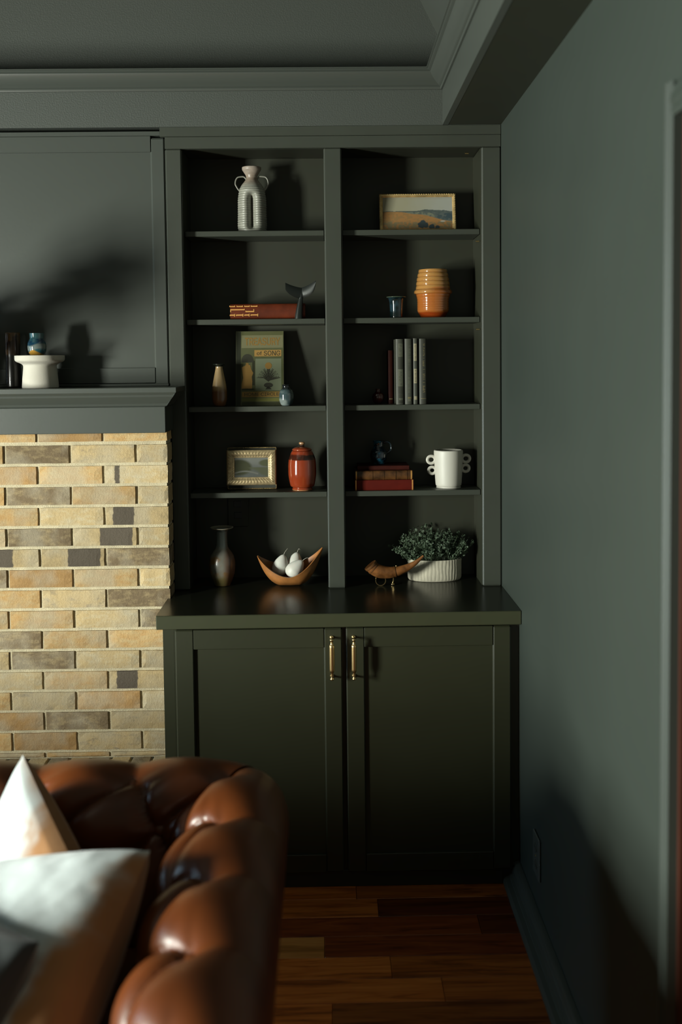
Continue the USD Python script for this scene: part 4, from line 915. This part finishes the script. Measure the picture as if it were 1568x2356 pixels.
for i in range(150):
    q = pr_.normal(size=3); q *= pr_.random()**.4/np.linalg.norm(q)
    c0 = np.array([.05+.16*q[0], -.345+.075*q[1], .245+.115*q[2]+.06*q[0]]) if i < 90 else np.array([-.065+.10*q[0], -.245+.08*q[1], .115+.14*q[2]])
    ang = pr_.random()*2*PI; d = np.array([math.cos(ang), math.sin(ang)*.7, .4*pr_.normal()]); d /= np.linalg.norm(d); s_ = np.cross(d, pr_.normal(size=3)); s_ /= np.linalg.norm(s_); nn = np.cross(s_, d)
    L, w = .075+.035*pr_.random(), .026+.010*pr_.random()
    lim_ = .235 if i < 90 else .035
    if c0[0]+max(d[0], 0)*L > lim_: c0[0] = lim_-max(d[0], 0)*L
    if i < 90: c0[2] = max(c0[2], .155)
    V = []; n = 6
    for k in range(n):
        f_ = k/(n-1); ww = w*math.sin(PI*(f_**.75*.96+.02))
        for e in (-1, 0, 1): V.append(c0+d*L*f_+s_*ww*e-nn*(.03*f_**2-.005*abs(e)))
    V = np.array(V); V[:, 0] = np.minimum(V[:, 0], .245)
    part(t, 'leaf', T(V, grid_faces(n, 3)), 'broad_leaf', smooth=True)

# ================================================================= SOFA
CX, CYY, RR = -0.792, -1.192, 0.112
SPC = 0.215
ZR = 0.640
def profile():
    pts = [(-.150, .40), (-.140, .47), (-.122, .545), (-.112, .60)]
    for a in np.radians(np.arange(188, -66, -6)): pts.append((RR*math.cos(a), ZR+RR*math.sin(a)))
    pts += [(.030, .50), (.022, .40), (.020, .12)]
    p = np.array(pts); s = np.r_[0, np.cumsum(np.linalg.norm(np.diff(p, axis=0), axis=1))]
    return p, s
PP, PS = profile()
def at_v(v): return np.stack([np.interp(v, PS, PP[:, 0]), np.interp(v, PS, PP[:, 1])], -1)
V0 = float(np.interp(1, [0, 1], [0, 1]))  # placeholder
_i0 = int(np.argmin(np.hypot(PP[:, 0]-RR*math.cos(math.radians(98)), PP[:, 1]-(ZR+RR*math.sin(math.radians(98))))))
V0 = PS[_i0]; VR = 0.140
vv = np.unique(np.r_[np.arange(0, PS[-1]-.30, .0065), np.linspace(PS[-1]-.30, PS[-1], 14)])
def tuft(s, v):
    """height of the leather above its buttons; s along the sofa, v along the profile (buttons at s = k SPC on the row V0, half-shifted rows below)"""
    w = (V0-v)/VR
    a, b = s/SPC+w/2, s/SPC-w/2
    inner = np.sqrt(np.abs(np.sin(PI*a)*np.sin(PI*b)))**.85
    fade = np.exp(-np.clip(v-V0, 0, None)/.055)
    outer = 1-(1-np.abs(np.sin(PI*s/SPC))**.85)*fade*np.clip(1.15-.15, 0, 1)
    h = np.where(w > 0, inner, outer)
    base = np.where(w > 0, 1.0, 1.0)
    amp = .046*(1-ss(v-V0, .06, .20)*.9)
    lim = ss(v, .0, .05)
    return amp*(h-.62)*lim
def sweep(kind):
    prof = at_v(vv); dpr = np.gradient(prof, axis=0); dpr /= np.linalg.norm(dpr, axis=1)[:, None]
    nrm = np.stack([-dpr[:, 1], dpr[:, 0]], 1)       # outward of the roll
    if nrm[np.argmax(prof[:, 1]), 1] < 0: nrm = -nrm
    Rc = .045
    rows = []
    half = SPC*0.0
    if kind == 'back': ss_ = np.arange(-2.02, 0.0001, .008)
    else: ss_ = np.arange(0.0, 0.93, .008)
    arc = Rc*PI/2
    for s in ss_:
        h = tuft(np.full_like(vv, s), vv)
        d = prof[:, 0]+nrm[:, 0]*h; z = prof[:, 1]+nrm[:, 1]*h
        r = Rc+d; rc = np.maximum(r, 0.0); neg = np.minimum(r, 0.0)
        # arc centre in plan, collapsed to the mitre for the inner offsets
        cx, cy = CX-Rc, CYY-Rc
        ox, oy = cx+neg, cy+neg
        if s < -arc/2:
            L = -arc/2-s; span = 2.02-arc/2; x = ox-(L)*(1.0)*(1+0*neg)-0*neg; y = oy+rc
            x = ox-L*np.ones_like(d)*((span+neg)/span)
        elif s > arc/2:
            L = s-arc/2; span = .93-arc/2; x = ox+rc; y = oy-L*((span+neg)/span)
        else:
            ang = PI/2*(1-(s+arc/2)/arc); x = ox+rc*np.cos(ang); y = oy+rc*np.sin(ang)
        rows.append(np.stack([x, y, z], 1))
    V = np.array(rows); n, k = V.shape[:2]
    g = T(V.reshape(-1, 3), grid_faces(n, k)); 
    return g, V
t = thing('sofa', 'brown leather sofa with deep button-tufted rolled back and arms', 'sofa', loc=(0, 0, 0))
gb_, Vb = sweep('back'); ga_, Va = sweep('arm')
def orient(g):
    # normals away from the roll axis
    top = g.triangles_center[:, 2] > ZR+.06
    if g.face_normals[top, 2].mean() < 0: g.faces = g.faces[:, ::-1]
    return g
part(t, 'back', orient(gb_), 'leather', smooth=True)
part(t, 'arm', orient(ga_), 'leather', smooth=True)
xm = Vb[0, :, 0].mean()
MX = -2.02+CX-.045+ .02   # mirror plane position for the far arm
ga2 = ga_.copy(); ga2.vertices[:, 0] = 2*(-1.80)-ga2.vertices[:, 0]; ga2.faces = ga2.faces[:, ::-1]
part(t, 'arm', ga2, 'leather', smooth=True)
endp = Va[-1]
pc = np.array([endp[:, 0].mean(), endp[0, 1], .45])
Vf = np.vstack([endp, [pc]]); k = len(endp)
ff = [(i, i+1, k) for i in range(k-1)]+[(k-1, 0, k)]
fp = T(Vf, ff); 
if fp.face_normals[:, 1].mean() > 0: fp.faces = fp.faces[:, ::-1]
part(t, 'arm_front', fp, 'leather', smooth=False)
f2 = fp.copy(); f2.vertices[:, 0] = 2*(-1.80)-f2.vertices[:, 0]; f2.faces = f2.faces[:, ::-1]; part(t, 'arm_front', f2, 'leather', smooth=False)
ax0, ax1 = -2.68, -.92
YF = float(endp[0, 1])
for x0, x1 in ((ax0+.005, -1.805), (-1.795, ax1-.005)):
    part(t, 'seat_cushion', box(x0, x1, YF-.01, -1.335, .30, .455, .03), 'leather', smooth=80)
part(t, 'seat_rail', box(ax0-.02, ax1+.02, YF+.02, -1.30, .12, .30, .01), 'leather')
for x, y in ((-.83, -1.22), (-.83, YF+.05), (-2.77, -1.22), (-2.77, YF+.05)):
    part(t, 'foot', move(lathe(np.vstack([[(0, 0)], spl([(.025, 0), (.036, .02), (.040, .05), (.032, .085), (.038, .122)], 24), [(0, .122)]]), 24), x, y, 0), 'dark_wood_leg', smooth=40)
bt = ball(.013, 2, (1, 1, .55))
def surf(s, v):
    p = at_v(np.array([v]))[0]; e = .004
    a, b = at_v(np.array([v-e]))[0], at_v(np.array([v+e]))[0]; d_ = (b-a)/np.linalg.norm(b-a); nr = np.array([-d_[1], d_[0]])
    if nr[1] < 0 and p[1] > ZR: nr = -nr
    if p[1] <= ZR and nr[0]*(p[0]) < 0: nr = -nr
    h = .046*-.62
    d = p[0]+nr[0]*h; z = p[1]+nr[1]*h; Rc = .045; r = Rc+d; rc, neg = max(r, 0), min(r, 0); cx, cy = CX-Rc+neg, CYY-Rc+neg; arc = Rc*PI/2
    if s < -arc/2: return np.array([cx-(-arc/2-s), cy+rc, z]), np.array([0, nr[0], nr[1]])
    return np.array([cx+rc, cy-(s-arc/2), z]), np.array([nr[0], 0, nr[1]])
for row in range(3):
    for kk in range(-8, 5):
        s = (kk+(.5 if row % 2 else 0))*SPC
        if abs(s) < .09 or s > .90 or s < -1.75: continue
        p, nr = surf(s, V0-VR*row)
        if p[2] < .44: continue
        M = trimesh.geometry.align_vectors([0, 0, 1], nr); M[:3, 3] = p+nr*.003
        part(t, 'button', xf(bt, M), 'leather', smooth=True)

# ---------------------------------------------------------------- pillows
def pillow(half, thick, pinch_=.10, seed=1, wr=.004, n=61):
    u, v = np.meshgrid(np.linspace(-1, 1, n), np.linspace(-1, 1, n), indexing='ij')
    x = half*u*(1-pinch_*(1-v**2)*np.abs(u)**2); y = half*v*(1-pinch_*(1-u**2)*np.abs(v)**2)
    e = np.maximum((1-u**2)*(1-v**2), 0)
    h = thick*e**.42
    wn = meshkit.fbm(np.stack([x*14, y*14, np.full_like(x, seed)], -1), 4, seed)-.5
    cor = np.maximum(np.abs(u), np.abs(v))
    hz = h+wr*wn*4*ss(e, .01, .2)
    A = np.stack([x, y, hz], -1).reshape(-1, 3); B = np.stack([x, y, -h], -1).reshape(-1, 3)
    f = grid_faces(n, n); g = T(np.vstack([A, B]), np.vstack([f, f[:, ::-1]+len(A)]))
    return g, u.ravel(), v.ravel(), A
vcol('cowhide', rough=0.85, spec=0.15, nscale=14, namt=0.12, bump=0.25, bscale=300, bdist=0.0015, sheen=0.25)
simple('velvet', (0.055, 0.066, 0.066), rough=0.7, spec=0.2, sheen=0.7, bump=0.1, bscale=400)
HW, HT = (0.64, 0.71, 0.71), (0.40, 0.20, 0.08)
def hide(u, v, seed, g0):
    nn = n2(u+3, v+3, 2.2, seed)-.5+.35*(n2(u+9, v+4, 9, seed+1)-.5)
    return mixc(HW, HT, ss(g0+nn*.55, -.05, .14))
# front pillow: corner seen at the right, light face towards the window
Rp = np.array((-.905, -1.62, .785)); Lp = Rp+np.array((-.364, .187, -.131)); Bp = Rp+np.array((-.10, -.353, -.225))
half = .215
g, u, v, A = pillow(half, .120, .025, 31, .0035)
e1 = (Lp-Rp)/np.linalg.norm(Lp-Rp); e2 = Bp-Rp; e2 -= e1*(e1@e2); e2 /= np.linalg.norm(e2)
M = np.eye(4); M[:3, 0] = -e1; M[:3, 1] = -e2; M[:3, 2] = np.cross(-e1, -e2); M[:3, 3] = Rp+half*(e1+e2)
t = thing('hide_pillow', 'white and tan cowhide pillow lying in the corner of the sofa', 'pillow', matrix=M)
c_ = hide(u, v, 41, np.maximum(u-.93+.36*(1-v)*.6, -.66-v))*1.3; c2 = np.tile(HT, (len(u), 1))
part(t, 'cover', g, 'cowhide', smooth=True, cd=np.vstack([c_, c2]))
# back pillow: standing on its corner
Ap = np.array((-1.2084, -1.345, .8500)); e1 = np.array((140., -150, -150)); e1 /= np.linalg.norm(e1)
e2 = np.array((-40., 42, -80)); e2 -= e1*(e1@e2); e2 /= np.linalg.norm(e2)
M = np.eye(4); M[:3, 0], M[:3, 1] = e1, e2
if np.cross(e1, e2)[1] > 0: M[:3, 0], M[:3, 1] = e2, e1
M[:3, 2] = np.cross(M[:3, 0], M[:3, 1])
half = .215; M[:3, 3] = Ap+half*(e1+e2)+M[:3, 2]*0
g, u, v, A = pillow(half, .07, .03, 33, .003)
t = thing('hide_pillow', 'white and tan cowhide pillow standing on its corner against the sofa back', 'pillow', matrix=M)
ee = np.stack([u, v, 0*u], 1)
along = (A@M[:3, :3].T)@np.array([1.0, 0, 0])     # world x offset
c_ = hide(u, v, 47, (along+.02)*3.4); part(t, 'cover', g, 'cowhide', smooth=True, cd=np.vstack([c_, c2]))
# dark velvet pillow in the foreground
dn = np.array([-.45, -.62, .64]); dn /= np.linalg.norm(dn); e1 = np.cross([0, 0, 1.0], dn); e1 /= np.linalg.norm(e1); e2 = np.cross(dn, e1)
M = np.eye(4); M[:3, 0] = e1; M[:3, 1] = e2; M[:3, 2] = dn; M[:3, 3] = (-1.275, -1.82, .597)
g, u, v, A = pillow(.20, .10, .02, 35, .002)
nA = len(A); rip = .006*np.sin((u*.55+v)*17+2.5*n2(u, v, 2, 3))*ss(1-np.maximum(np.abs(u), np.abs(v)), .02, .3); g.vertices[:nA, 2] += rip
t = thing('velvet_pillow', 'dark grey-green velvet pillow with gathered folds at the near end of the seat', 'pillow', matrix=M)
part(t, 'cover', g, 'velvet', smooth=True)
